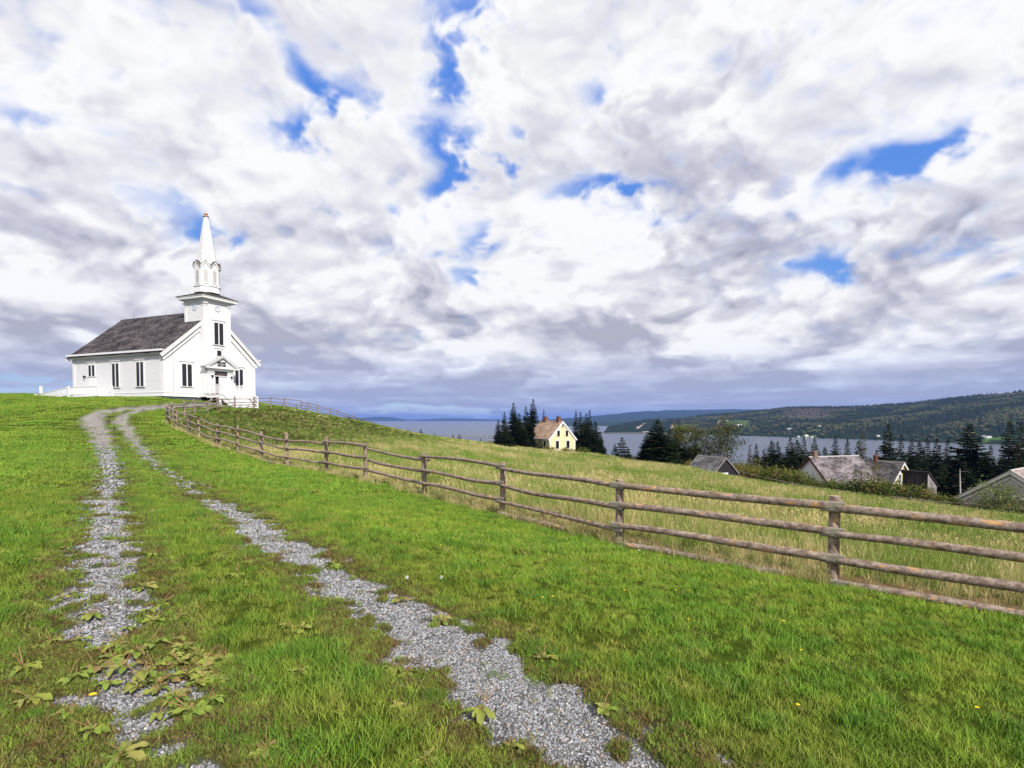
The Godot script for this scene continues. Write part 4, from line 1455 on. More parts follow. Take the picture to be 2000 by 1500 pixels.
	for e in [[HT - 0.24, HT - 0.02, 0.075], [HT - 0.019, HT + 0.10, 0.30], [HT + 0.101, HT + 0.32, 0.56], [HT + 0.321, HT + 0.40, 0.62]]:
		boxpart(c, "tower_cornice", trim, mid + Vector3(-HW - e[2], e[0], -TD / 2 - e[2]), mid + Vector3(HW + e[2], e[1], TD / 2 + e[2]))
	st = st_new()
	var rt := HT + 0.402
	var apx := mid + Vector3(0, HT + 1.35, 0)
	var cs := [mid + Vector3(-HW - 0.66, rt, TD / 2 + 0.66), mid + Vector3(HW + 0.66, rt, TD / 2 + 0.66), mid + Vector3(HW + 0.66, rt, -TD / 2 - 0.66), mid + Vector3(-HW - 0.66, rt, -TD / 2 - 0.66)]
	for k in 4:
		tri(st, cs[k] + Vector3(0, 0.045, 0), apx, cs[(k + 1) % 4] + Vector3(0, 0.045, 0))
		quad(st, cs[k], cs[k] + Vector3(0, 0.045, 0), cs[(k + 1) % 4] + Vector3(0, 0.045, 0), cs[(k + 1) % 4])
	mi("tower_roof", done(st), rough(lin(0.05, 0.045, 0.04), 0.9), c)
	window(c, T3(5.85, 5.83, TZ + 0.042), 1.14, 2.40, 2, 2, 6, trim, mat_sash, 0.13, 0.13, 0.13)
	window(c, T3(5.85, 4.55, TZ + 0.042), 0.56, 0.64, 1, 3, 2, trim, mat_sash, 0.10, 0.0, 0.14)
	clock(c, T3(5.82, 9.78, TZ + 0.03), trim, dark)
	clock(c, T3(X - HW - 0.03, 9.78, TZ - TD * 0.5 + 0.06, -PI / 2), trim, dark)
	# ---- belfry and spire
	oct_part(c, "belfry_skirt", mid, HT + 1.0, HT + 1.66, 1.36, 1.33, trim)
	oct_part(c, "belfry_ledge", mid, HT + 1.661, HT + 1.76, 1.43, 1.41, trim)
	oct_part(c, "belfry", mid, HT + 1.761, HT + 3.80, 1.27, 1.27, white)
	var ap := 1.27 * cos(PI / 8.0); var fw := 2.0 * 1.27 * sin(PI / 8.0)
	for k in 8:
		var turn := TAU * k / 8.0
		var T := Transform3D(Basis(Vector3.UP, turn), mid) * Transform3D(Basis.IDENTITY, Vector3(0, 0, ap))
		# arched louvre
		var poly := PackedVector2Array()
		var y0 := HT + 2.0; var hw := 0.225
		poly.append(Vector2(-hw, y0)); poly.append(Vector2(hw, y0))
		for i in 9:
			var a := PI * i / 8.0
			poly.append(Vector2(cos(a) * hw, y0 + 1.32 + sin(a) * hw))
		st = st_new(); prism(st, poly, 0.0, 0.02, T)
		var lou := mi("louvre", done(st), rough(lin(0.60, 0.58, 0.57), 0.8), c)
		st = st_new()
		for i in 13:
			var yy := y0 + 0.06 + i * 0.104
			obx(st, T * Transform3D(Basis(Vector3.RIGHT, 0.6) * Basis.from_scale(Vector3(0.40, 0.075, 0.015)), Vector3(0, yy, 0.03)))
		mi("slats", done(st), rough(lin(0.70, 0.68, 0.67), 0.8), lou)
		st = st_new(); obx(st, T * Transform3D(Basis.from_scale(Vector3(0.58, 0.06, 0.10)), Vector3(0, y0 - 0.05, 0.04))); mi("louvre_sill", done(st), trim, lou)
		# little gable over each face
		var g := PackedVector2Array([Vector2(-fw / 2, HT + 3.79), Vector2(fw / 2, HT + 3.79), Vector2(0, HT + 4.34)])
		st = st_new(); prism(st, g, -0.5, 0.0, T)
		var gb := mi("belfry_gable", done(st), white, c)
		for s in [-1.0, 1.0]:
			var a := T * Vector3(s * (fw / 2 + 0.05), HT + 3.72, 0.06); var b := T * Vector3(0, HT + 4.38, 0.06)
			st = st_new(); bar(st, a, b, 0.13, 0.15, T.basis * Vector3(s * 0.74, 0.67, 0)); mi("gable_trim", done(st), trim, gb)
			st = st_new()
			var a2 := T * Vector3(s * (fw / 2 + 0.10), HT + 3.80, 0.0); var b2 := T * Vector3(0, HT + 4.48, 0.0)
			bar(st, a2, b2, 0.34, 0.035, T.basis * Vector3(s * 0.74, 0.67, 0)); mi("gable_roof", done(st), rough(lin(0.10, 0.085, 0.08)), gb)
	# spire of lapped courses
	var y := HT + 3.75
	st = st_new()
	var yt := 20.06
	var y0s := y
	while y < yt - 0.01:
		var y2 := minf(y + 0.15, yt)
		var ra := lerpf(1.17, 0.24, (y - y0s) / (yt - y0s)) + 0.012; var rb := lerpf(1.17, 0.24, (y2 - y0s) / (yt - y0s))
		for k in 8:
			var a0 := TAU * (k - 0.5) / 8.0; var a1 := TAU * (k + 0.5) / 8.0
			var p0 := mid + Vector3(sin(a0) * ra, y, cos(a0) * ra); var p1 := mid + Vector3(sin(a1) * ra, y, cos(a1) * ra)
			var q0 := mid + Vector3(sin(a0) * rb, y2, cos(a0) * rb); var q1 := mid + Vector3(sin(a1) * rb, y2, cos(a1) * rb)
			quad(st, p0, q0, q1, p1)
			quad(st, mid + Vector3(sin(a0) * rb, y, cos(a0) * rb), p0, p1, mid + Vector3(sin(a1) * rb, y, cos(a1) * rb))
		y = y2
	mi("spire", done(st), paint(0.78, 0.78, 0.79, 306, 0.16, 0.6, 0.5), c)
	oct_part(c, "spire_cap", mid, 20.03, 20.11, 0.33, 0.33, rough(lin(0.25, 0.2, 0.19)))
	st = st_new()
	var prof := [[0.0, 0.14], [0.06, 0.17], [0.12, 0.10], [0.18, 0.16], [0.28, 0.20], [0.38, 0.15], [0.44, 0.04]]
	var fp := []; var frd := []
	for e in prof:
		fp.append(mid + Vector3(0, 20.1 + e[0], 0)); frd.append(e[1])
	tube(st, fp, frd, 10)
	var copper := rough(lin(0.55, 0.26, 0.13), 0.4); copper.metallic = 0.7
	mi("finial", done(st), copper, c)
	# ---- portico
	var PZ := TZ + 0.42
	boxpart(c, "portico_wall", trim, Vector3(X - 1.62, 0.36, TZ), Vector3(X - 0.86, 2.98, PZ))
	boxpart(c, "portico_wall", trim, Vector3(X + 0.86, 0.36, TZ), Vector3(X + 1.62, 2.98, PZ))
	boxpart(c, "portico_beam", trim, Vector3(X - 1.62, 2.86, TZ), Vector3(X + 1.62, 3.12, PZ + 0.02))
	boxpart(c, "portico_cornice", trim, Vector3(X - 2.12, 3.121, TZ - 0.1), Vector3(X + 2.12, 3.26, PZ + 0.42))
	for s in [-1.0, 1.0]:
		for k in 2:
			boxpart(c, "portico_capital", trim, Vector3(X + s * 1.24 - 0.42 - 0.03 * k, 2.55 + 0.14 * k, PZ), Vector3(X + s * 1.24 + 0.42 + 0.03 * k, 2.60 + 0.14 * k, PZ + 0.05 + 0.03 * k))
		boxpart(c, "door_pilaster", trim, Vector3(X + s * 1.24 - 0.34, 0.36, PZ), Vector3(X + s * 1.24 + 0.34, 2.54, PZ + 0.05))
		lantern(c, Vector3(X + s * 1.24, 2.25, PZ + 0.05), Vector3(0, 0, 1), dark)
	st = st_new()
	prism(st, PackedVector2Array([Vector2(X - 1.9, 3.261), Vector2(X + 1.9, 3.261), Vector2(X, 4.30)]), TZ, PZ + 0.10)
	var ped := mi("pediment", done(st), white, c)
	for s in [-1.0, 1.0]:
		st = st_new(); bar(st, Vector3(X + s * 2.18, 3.22, TZ + 0.42), Vector3(X, 4.47, TZ + 0.42), 0.84, 0.13, Vector3(s * 0.5, 0.87, 0)); mi("pediment_rake", done(st), trim, ped)
		st = st_new(); bar(st, Vector3(X + s * 2.27, 3.27, TZ + 0.44), Vector3(X, 4.56, TZ + 0.44), 0.90, 0.03, Vector3(s * 0.5, 0.87, 0)); mi("pediment_roof", done(st), rough(lin(0.45, 0.45, 0.46)), ped)
	var sign_ := boxpart(c, "name_board", dark, Vector3(X - 0.52, 3.40, PZ + 0.11), Vector3(X + 0.52, 3.90, PZ + 0.15))
	var lines := ["THE", "MALAGAWATCH", "CHURCH"]
	for i in 3:
		var tm := TextMesh.new()
		tm.text = lines[i]
		tm.font = SystemFont.new()
		tm.font.font_names = PackedStringArray(["Droid Serif"])
		tm.font_size = 16
		tm.pixel_size = 0.0085 if i == 1 else 0.0072
		tm.depth = 0.01
		var tx := mi("lettering", tm, rough(lin(0.8, 0.8, 0.8)), sign_)
		tx.position = Vector3(X, [3.81, 3.65, 3.49][i], PZ + 0.156)
	# doorway: thin dark slab painting the shade inside, one leaf ajar, fan light
	boxpart(c, "doorway_shade", dark, Vector3(X - 0.85, 0.36, TZ - 0.02), Vector3(X + 0.85, 2.85, TZ + 0.06))
	var fan := boxpart(c, "fan_light", rough(lin(0.015, 0.015, 0.018), 0.5), Vector3(X - 0.86, 2.36, PZ - 0.2), Vector3(X + 0.86, 2.86, PZ - 0.10))
	st = st_new()
	for i in 13:
		var a := PI * (i + 0.5) / 13.0
		bar(st, Vector3(X + cos(a) * 0.12, 2.38 + sin(a) * 0.06, PZ - 0.09), Vector3(X + cos(a) * 0.78, 2.38 + sin(a) * 0.40, PZ - 0.09), 0.02, 0.03, Vector3(0, 0, 1))
	for i in 16:
		var a := PI * i / 16.0; var b := PI * (i + 1) / 16.0
		bar(st, Vector3(X + cos(a) * 0.79, 2.38 + sin(a) * 0.41, PZ - 0.09), Vector3(X + cos(b) * 0.79, 2.38 + sin(b) * 0.41, PZ - 0.09), 0.02, 0.04, Vector3(0, 0, 1))
	mi("fan_ribs", done(st), rough(lin(0.22, 0.17, 0.16)), fan)
	boxpart(c, "door_rail", trim, Vector3(X - 0.86, 2.29, PZ - 0.22), Vector3(X + 0.86, 2.36, PZ - 0.02))
	var dl := boxpart(c, "door", trim, Vector3(X - 0.14, 0.37, PZ - 0.22), Vector3(X + 0.84, 2.285, PZ - 0.14))
	for k in 4: boxpart(dl, "panel", white, Vector3(X - 0.05 + 0.46 * (k % 2), 0.55 + 0.9 * (k / 2), PZ - 0.14), Vector3(X + 0.33 + 0.46 * (k % 2), 1.25 + 0.9 * (k / 2), PZ - 0.12))
	boxpart(c, "door_jamb", trim, Vector3(X - 0.86, 0.37, PZ - 0.30), Vector3(X - 0.60, 2.285, PZ - 0.16))
	# ---- porch and stairs
	var DZ := PZ + 1.75; var PX0 := X - 1.55; var PX1 := X + 1.55; var DY := 0.30
	boxpart(c, "porch_floor", trim, Vector3(PX0 - 0.05, DY - 0.07, TZ + 0.03), Vector3(PX1 + 0.05, DY, DZ))
	boxpart(c, "porch_beam", trim, Vector3(PX0, DY - 0.40, TZ + 0.06), Vector3(PX0 + 0.08, DY - 0.071, DZ - 0.02))
	boxpart(c, "porch_beam", trim, Vector3(PX1 - 0.08, DY - 0.40, TZ + 0.06), Vector3(PX1, DY - 0.071, DZ - 0.02))
	boxpart(c, "porch_beam", trim, Vector3(PX0 + 0.081, DY - 0.40, DZ - 0.12), Vector3(PX1 - 0.081, DY - 0.071, DZ - 0.04))
	for e in [[PX0 + 0.10, DZ - 0.2], [PX1 - 0.10, DZ - 0.2]]:
		boxpart(c, "porch_post", trim, Vector3(e[0] - 0.10, -2.2, e[1] - 0.10), Vector3(e[0] + 0.10, DY - 0.401, e[1] + 0.10))
	st = st_new(); bar(st, Vector3(PX0 + 0.04, -0.75, TZ + 0.2), Vector3(PX0 + 0.04, DY - 0.41, TZ + 0.85), 0.09, 0.09); mi("brace", done(st), trim, c)
	boxpart(c, "porch_shade", dark, Vector3(PX0 + 0.1, -2.4, TZ + 0.02), Vector3(PX1 - 0.1, DY - 0.41, TZ + 0.05))  # dark sheet painting the shade under the porch floor
	for s in 2:
		var px: float = PX0 + 0.06 if s == 0 else PX1 - 0.06
		railing(c, [Vector3(px, DY, TZ + 0.5), Vector3(px, DY, DZ - 0.06)], 1.02, 0.13, trim)
		railing(c, [Vector3(px, DY - 0.02, DZ + 0.06), Vector3(px, DY - 1.34, DZ + 2.0)], 0.98, 0.15, trim)
		st = st_new()
		var a := Vector3(px, DY - 0.30, DZ - 0.02); var b := Vector3(px, DY - 1.78, DZ + 2.18)
		bar(st, a, b, 0.07, 0.34); mi("stringer", done(st), trim, c)
	for k in 8:
		var zz := DZ + 0.27 * k; var yy := DY - 0.182 * (k + 1)
		boxpart(c, "step", trim, Vector3(PX0 + 0.1, yy - 0.05, zz), Vector3(PX1 - 0.1, yy, zz + 0.30))
		boxpart(c, "riser", trim, Vector3(PX0 + 0.11, yy + 0.001, zz - 0.005), Vector3(PX1 - 0.11, yy + 0.132, zz + 0.022))
	# ---- ramp and railing at the side door
	boxpart(c, "ramp_deck", trim, Vector3(-1.6, -0.28, -13.2), Vector3(-0.09, 0.10, -8.0))
	st = st_new(); bar(st, Vector3(-0.85, -0.10, -13.2), Vector3(-0.85, -0.85, -19.4), 1.5, 0.22); mi("ramp", done(st), trim, c)
	railing(c, [Vector3(-1.55, 0.10, -8.05), Vector3(-1.55, 0.10, -13.15)], 0.95, 0.14, trim)
	railing(c, [Vector3(-1.55, 0.08, -13.25), Vector3(-1.55, -0.65, -19.3)], 0.95, 0.16, trim)
	railing(c, [Vector3(-1.5, 0.10, -8.0), Vector3(-0.12, 0.10, -8.0)], 0.95, 0.14, trim)

func railing(parent: Node, ends: Array, h: float, gap: float, mat: Material) -> void:
	var a: Vector3 = ends[0]; var b: Vector3 = ends[1]
	var st := st_new()
	bar(st, a + Vector3(0, h, 0), b + Vector3(0, h, 0), 0.10, 0.06)
	var r := mi("railing", done(st), mat, parent)
	st = st_new(); bar(st, a + Vector3(0, 0.14, 0), b + Vector3(0, 0.14, 0), 0.06, 0.07); mi("bottom_rail", done(st), mat, r)
	for p in [a, b]:
		st = st_new(); bx(st, p + Vector3(-0.07, -0.1, -0.07), p + Vector3(0.07, h + 0.12, 0.07)); mi("newel_post", done(st), mat, r)
	var n := int(a.distance_to(b) / gap)
	for i in range(1, n):
		var p := a.lerp(b, float(i) / n)
		st = st_new(); bx(st, p + Vector3(-0.02, 0.15, -0.02), p + Vector3(0.02, h - 0.02, 0.02)); mi("baluster", done(st), mat, r)

func lantern(parent: Node, p: Vector3, out: Vector3, mat: Material) -> void:
	var st := st_new()
	bar(st, p + out * 0.0, p + out * 0.2 + Vector3(0, 0.06, 0), 0.03, 0.03)
	tube(st, [p + out * 0.18 + Vector3(0, -0.16, 0), p + out * 0.18 + Vector3(0, 0.04, 0), p + out * 0.18 + Vector3(0, 0.06, 0), p + out * 0.18 + Vector3(0, 0.15, 0)], [0.055, 0.085, 0.12, 0.02], 8)
	bx(st, p + Vector3(-0.05, -0.06, -0.05), p + Vector3(0.05, 0.12, 0.05))
	mi("wall_lantern", done(st), mat, parent)

func clock(parent: Node, T: Transform3D, white: Material, dark: Material) -> void:
	var st := st_new()
	var blue := rough(lin(0.35, 0.42, 0.62), 0.5)
	var ring := []
	for k in 24:
		var a := TAU * k / 24.0; var b := TAU * (k + 1) / 24.0
		quad(st, T * Vector3(cos(a) * 0.32, sin(a) * 0.32, 0.035), T * Vector3(cos(b) * 0.32, sin(b) * 0.32, 0.035), T * Vector3(cos(b) * 0.25, sin(b) * 0.25, 0.04), T * Vector3(cos(a) * 0.25, sin(a) * 0.25, 0.04))
		quad(st, T * Vector3(cos(a) * 0.32, sin(a) * 0.32, 0.0), T * Vector3(cos(b) * 0.32, sin(b) * 0.32, 0.0), T * Vector3(cos(b) * 0.32, sin(b) * 0.32, 0.035), T * Vector3(cos(a) * 0.32, sin(a) * 0.32, 0.035))
	var r := mi("clock", done(st), blue, parent)
	st = st_new()
	for k in 24:
		var a := TAU * k / 24.0; var b := TAU * (k + 1) / 24.0
		tri(st, T * Vector3(0, 0, 0.03), T * Vector3(cos(b) * 0.26, sin(b) * 0.26, 0.03), T * Vector3(cos(a) * 0.26, sin(a) * 0.26, 0.03))
	mi("dial", done(st), white, r)
	st = st_new()
	bar(st, T * Vector3(0, -0.03, 0.045), T * Vector3(-0.04, 0.20, 0.045), 0.045, 0.012, T.basis.z)
	bar(st, T * Vector3(0, 0, 0.052), T * Vector3(-0.08, 0.12, 0.052), 0.06, 0.012, T.basis.z)
	mi("hands", done(st), dark, r)

func oct_part(parent: Node, called: String, mid: Vector3, y0: float, y1: float, r0: float, r1: float, mat: Material) -> void:
	var st := st_new()
	for k in 8:
		var a0 := TAU * (k - 0.5) / 8.0; var a1 := TAU * (k + 0.5) / 8.0
		var p0 := mid + Vector3(sin(a0) * r0, y0, cos(a0) * r0); var p1 := mid + Vector3(sin(a1) * r0, y0, cos(a1) * r0)
		var q0 := mid + Vector3(sin(a0) * r1, y1, cos(a0) * r1); var q1 := mid + Vector3(sin(a1) * r1, y1, cos(a1) * r1)
		quad(st, p0, q0, q1, p1)
		tri(st, q0, mid + Vector3(0, y1, 0), q1)
		tri(st, p0, p1, mid + Vector3(0, y0, 0))
	mi(called, done(st), mat, parent)

# ---------------------------------------------------------------- the other buildings
func make_houses() -> void:
	var trim := paint(0.80, 0.80, 0.80, 321, 0.08, 0.6, 0.5)
	var brick := paint(0.27, 0.115, 0.075, 322, 0.4, 0.9, 2.0)
	var cap := rough(lin(0.2, 0.17, 0.15))
	var shing: Material = M.shingle
	var blacksash := rough(lin(0.62, 0.62, 0.62), 0.6)
	# yellow cottage
	var W := 7.0; var L := 9.3; var HE := 3.3; var HR := 7.1
	var th := deg_to_rad(29.2)
	var apex := at(1100, 822.4, 128.0)
	var o := apex - Basis(Vector3.UP, th) * Vector3(W / 2, HR + 0.1, 0.25)
	var y := thing("cottage", o, th, "pale yellow clapboard cottage with tan shingle roof and two brick chimneys", "house")
	var yel := paint(0.72, 0.635, 0.375, 323, 0.06, 0.6, 0.5)
	gable_walls(y, W, L, HE, HR, yel, 0.16)
	corner_boards(y, W, L, HE, trim, 0.22)
	boxpart(y, "foundation", paint(0.3, 0.3, 0.3, 324, 0.3), Vector3(0.05, -2.0, -L + 0.05), Vector3(W - 0.05, -0.02, -0.05))
	boxpart(y, "sill_board", trim, Vector3(-0.05, -0.1, 0.0), Vector3(W + 0.05, 0.2, 0.05))
	boxpart(y, "sill_board", trim, Vector3(-0.05, -0.1, -L), Vector3(0.0, 0.2, 0.0))
	gable_roof(y, W, 0.0, -L, HE + 0.12, HR + 0.12, 0.35, 0.28, Color(0.31, 0.205, 0.145), Color(0.55, 0.40, 0.30), [shing, trim, rough(lin(0.4, 0.26, 0.18))], 330, 0.2, 0.26)
	rakes(y, W, 0.2, HE + 0.1, HR + 0.1, 0.35, 0.36, 0.12, trim, 0.2)
	boxpart(y, "frieze", trim, Vector3(-0.06, HE - 0.3, -L), Vector3(0, HE, 0))
	boxpart(y, "gutter", trim, Vector3(-0.36, HE - 0.28, -L - 0.2), Vector3(-0.22, HE - 0.12, 0.2))
	for e in [[2.05, 0.95, 0.85, 1.75], [4.95, 0.95, 0.85, 1.75], [2.35, 3.75, 0.72, 1.3], [4.65, 3.75, 0.72, 1.3]]:
		window(y, T3(e[0], e[1], 0.024), e[2], e[3], 1, 2, 4, trim, mat_sash, 0.13, 0.0, 0.1)
	window(y, T3(3.5, 5.75, 0.024), 0.34, 0.75, 1, 1, 2, trim, mat_sash, 0.10, 0.0, 0.0)
	for z in [-1.9, -6.6]: window(y, T3(-0.024, 0.85, z, -PI / 2), 0.9, 1.8, 1, 2, 4, trim, mat_sash, 0.14, 0.0, 0.1)
	chimney(y, Vector3(W / 2, HR + 0.1, -1.6), 0.75, 1.0, brick)
	chimney(y, Vector3(W / 2, HR + 0.1, -7.2), 0.75, 1.0, brick)
	# white gabled house with long grey roof
	W = 5.9; L = 8.6; HE = 2.6; HR = 5.7
	th = deg_to_rad(-70.0)
	apex = at(1580, 892.5, 75.0)
	o = apex - Basis(Vector3.UP, th) * Vector3(W / 2, HR + 0.1, 0.25)
	var h := thing("farmhouse", o, th, "white gabled farmhouse with weathered grey shingle roof and dark red verge boards", "house")
	gable_walls(h, W, L, HE, HR, paint(0.70, 0.72, 0.72, 331, 0.12), 0.15)
	boxpart(h, "foundation", cap, Vector3(0.05, -3.0, -L + 0.05), Vector3(W - 0.05, -0.02, -0.05))
	var greyd := Color(0.07, 0.06, 0.066); var greyp := Color(0.27, 0.24, 0.255)
	gable_roof(h, W, 0.0, -L, HE + 0.12, HR + 0.12, 0.3, 0.3, greyd, greyp, [shing, rough(lin(0.10, 0.035, 0.03)), rough(lin(0.36, 0.34, 0.34))], 340, 0.22, 0.42)
	rakes(h, W, 0.28, HE + 0.1, HR + 0.1, 0.3, 0.24, 0.06, rough(lin(0.10, 0.03, 0.028)), 0.14)
	chimney(h, Vector3(W / 2, HR + 0.1, -0.7), 0.6, 0.75, paint(0.30, 0.22, 0.18, 332, 0.4))
	# tan house behind it
	W = 6.6; L = 6.6; HE = 2.6; HR = 5.5
	th = deg_to_rad(32.0)
	apex = at(1767.5, 903, 80.0)
	o = apex - Basis(Vector3.UP, th) * Vector3(W / 2, HR + 0.1, 0.3)
	var t := thing("farmhouse", o, th, "tan house with dark grey shingle roof, white trim and red chimney", "house")
	var tan_ := paint(0.36, 0.285, 0.12, 341, 0.1)
	gable_walls(t, W, L, HE, HR, tan_, 0.15)
	corner_boards(t, W, L, HE, trim, 0.18)
	boxpart(t, "foundation", cap, Vector3(0.05, -3.0, -L + 0.05), Vector3(W - 0.05, -0.02, -0.05))
	gable_roof(t, W, 0.0, -L, HE + 0.12, HR + 0.12, 0.3, 0.3, Color(0.04, 0.036, 0.04), Color(0.17, 0.15, 0.155), [shing, trim, rough(lin(0.2, 0.18, 0.18))], 350, 0.22, 0.4)
	rakes(t, W, 0.25, HE + 0.1, HR + 0.1, 0.3, 0.24, 0.10, trim, 0.16)
	window(t, T3(2.4, 2.6, 0.024), 0.85, 1.3, 1, 2, 4, trim, blacksash, 0.12, 0.0, 0.0)
	st_pot(t, Vector3(W / 2, HR, -3.6), brick)
	# dormer on the near slope
	var dm := st_new()
	var D := T3(-0.25, 2.5, -5.4, -PI / 2)
	clap(dm, D, [Vector2(-0.9, 0), Vector2(0.9, 0), Vector2(0.9, 0.9), Vector2(0, 1.7), Vector2(-0.9, 0.9)], 0.15)
	var dmi := mi("dormer", done(dm), trim, t)
	for s in [-1.0, 1.0]:
		var ds := st_new()
		bar(ds, D * Vector3(s * 0.55, 1.36, -1.1), D * Vector3(s * 0.55, 1.36, 0.25), 1.55, 0.08, D.basis * Vector3(s * 0.66, 0.75, 0))
		mi("dormer_roof", done(ds), rough(lin(0.2, 0.18, 0.19)), dmi)
	window(t, D * T3(0, 0.15, 0.024), 0.7, 0.8, 1, 2, 2, trim, mat_sash, 0.1, 0.0, 0.0)
	# plank lean-to shed
	th = deg_to_rad(30.0)
	var sh := thing("plank_shed", at(1812.5, 922, 62.0) - Vector3(0, 3.2, 0), th, "small weathered grey plank shed with one sloping roof", "shed")
	var planks := [paint(0.075, 0.062, 0.062, 351, 0.4, 0.9, 1.0), paint(0.10, 0.085, 0.085, 352, 0.4, 0.9, 1.0), paint(0.055, 0.047, 0.047, 353, 0.4, 0.9, 1.0)]  # dark set: shade on the tall side is put into the plank colour
	var sunlit_planks := [paint(0.40, 0.36, 0.37, 354, 0.35, 0.9, 1.0), paint(0.31, 0.28, 0.285, 355, 0.35, 0.9, 1.0)]  # pale set: sunlight on the end wall is put into the colour
	var rng := RandomNumberGenerator.new(); rng.seed = 5
	var x := -2.5
	while x < -0.02:                          # tall side
		var w := minf(rng.randf_range(0.17, 0.25), -x)
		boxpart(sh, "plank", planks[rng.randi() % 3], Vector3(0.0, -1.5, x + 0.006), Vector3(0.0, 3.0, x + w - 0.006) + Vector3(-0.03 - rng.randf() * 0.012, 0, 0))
		x += w
	x = 0.0
	while x < 1.98:                           # end wall, cut to the slope
		var w := minf(rng.randf_range(0.15, 0.22), 2.0 - x)
		var st := st_new()
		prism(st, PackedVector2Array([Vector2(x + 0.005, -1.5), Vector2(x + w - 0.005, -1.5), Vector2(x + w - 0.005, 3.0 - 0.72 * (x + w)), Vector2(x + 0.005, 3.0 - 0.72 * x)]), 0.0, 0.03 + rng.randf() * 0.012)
		mi("plank", done(st), sunlit_planks[rng.randi() % 2], sh)
		x += w
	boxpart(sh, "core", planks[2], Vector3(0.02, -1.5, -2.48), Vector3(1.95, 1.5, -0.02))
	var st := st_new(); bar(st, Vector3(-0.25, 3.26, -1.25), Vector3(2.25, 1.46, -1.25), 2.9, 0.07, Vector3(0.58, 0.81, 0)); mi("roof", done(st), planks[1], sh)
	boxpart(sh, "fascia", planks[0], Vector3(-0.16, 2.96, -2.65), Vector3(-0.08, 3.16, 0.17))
	boxpart(sh, "corner_board", paint(0.5, 0.48, 0.47, 356, 0.2), Vector3(-0.06, -1.5, 0.0), Vector3(0.06, 3.0, 0.055))
	# dark shingled shed with a white sign
	W = 4.3; L = 4.6; HE = 2.4; HR = 4.3
	th = deg_to_rad(26.9)
	apex = at(1419, 894, 72.0)
	o = apex - Basis(Vector3.UP, th) * Vector3(W / 2, HR + 0.08, 0.2)
	var d := thing("shingled_shed", o, th, "low dark shingled shed with grey plank roof and small white sign on its gable", "shed")
	gable_walls(d, W, L, HE, HR, paint(0.045, 0.04, 0.045, 361, 0.5, 0.9, 2.0), 0.14, -2.5, 0.03, 0.01)
	gable_roof(d, W, 0.0, -L, HE + 0.1, HR + 0.1, 0.25, 0.2, Color(0.075, 0.072, 0.075), Color(0.20, 0.19, 0.195), [shing, cap, rough(lin(0.2, 0.2, 0.2))], 360, 0.5, 0.3)
	rakes(d, W, 0.18, HE + 0.1, HR + 0.1, 0.25, 0.16, 0.05, rough(lin(0.2, 0.19, 0.18)), 0.1)
	boxpart(d, "sign", trim, Vector3(1.5, 2.1, 0.06), Vector3(2.6, 2.45, 0.1))
	# barn at the right edge
	W = 7.6; L = 9.0; HE = 2.9; HR = 5.6
	th = deg_to_rad(-54.0)
	apex = at(1972.5, 919, 52.0)
	o = apex - Basis(Vector3.UP, th) * Vector3(W / 2, HR + 0.1, 0.3)
	var b := thing("clapboard_barn", o, th, "pale grey clapboard barn with broad gable, plank door and small attic vent", "barn")
	var bm := paint(0.47, 0.45, 0.38, 371, 0.15)
	var bt := paint(0.56, 0.55, 0.50, 372, 0.12)
	gable_walls(b, W, L, HE, HR, bm, 0.2, -2.0, 0.03)
	corner_boards(b, W, L, HE, bt, 0.2, -2.0)
	gable_roof(b, W, 0.0, -L, HE + 0.12, HR + 0.12, 0.35, 0.3, Color(0.26, 0.21, 0.205), Color(0.46, 0.39, 0.38), [shing, bt, rough(lin(0.4, 0.36, 0.35))], 370, 0.3, 0.6)
	rakes(b, W, 0.26, HE + 0.1, HR + 0.1, 0.35, 0.30, 0.08, bt, 0.16)
	rakes(b, W, 0.06, HE, HR, 0.0, 0.26, 0.06, bt, 0.55)
	var vent := boxpart(b, "attic_vent", bt, Vector3(W / 2 - 0.1, 4.1, 0.03), Vector3(W / 2 + 0.55, 4.75, 0.075))
	for k in 4: boxpart(vent, "slat", bm, Vector3(W / 2 - 0.02, 4.17 + 0.14 * k, 0.075), Vector3(W / 2 + 0.47, 4.25 + 0.14 * k, 0.10))
	var bd := boxpart(b, "barn_door", bm, Vector3(4.9, 0.0, 0.035), Vector3(6.9, 3.0, 0.08))
	for k in 10: boxpart(bd, "plank", bm, Vector3(4.91 + 0.2 * k, 0.02, 0.08), Vector3(5.09 + 0.2 * k, 2.98, 0.10 + 0.004 * (k % 3)))
	boxpart(b, "door_track", bt, Vector3(4.3, 3.02, 0.035), Vector3(7.3, 3.2, 0.12))
	# white marker board left of the ramp
	var mk := at(80.5, 770.5, 67.0)
	var mb := thing("marker_board", Hp(mk), 0.0, "small white upright board standing alone on the crest beside the church ramp", "board")
	boxpart(mb, "panel", trim, Vector3(-0.17, 0.15, -0.04), Vector3(0.17, 0.95, 0.04))
	boxpart(mb, "stake", trim, Vector3(-0.05, -0.5, -0.03), Vector3(0.05, 0.149, 0.03))

func st_pot(parent: Node, p: Vector3, mat: Material) -> void:
	var st := st_new()
	tube(st, [p - Vector3(0, 0.8, 0), p + Vector3(0, 0.75, 0), p + Vector3(0, 0.8, 0), p + Vector3(0, 0.95, 0)], [0.30, 0.29, 0.33, 0.22], 12)
	mi("chimney", done(st), mat, parent)
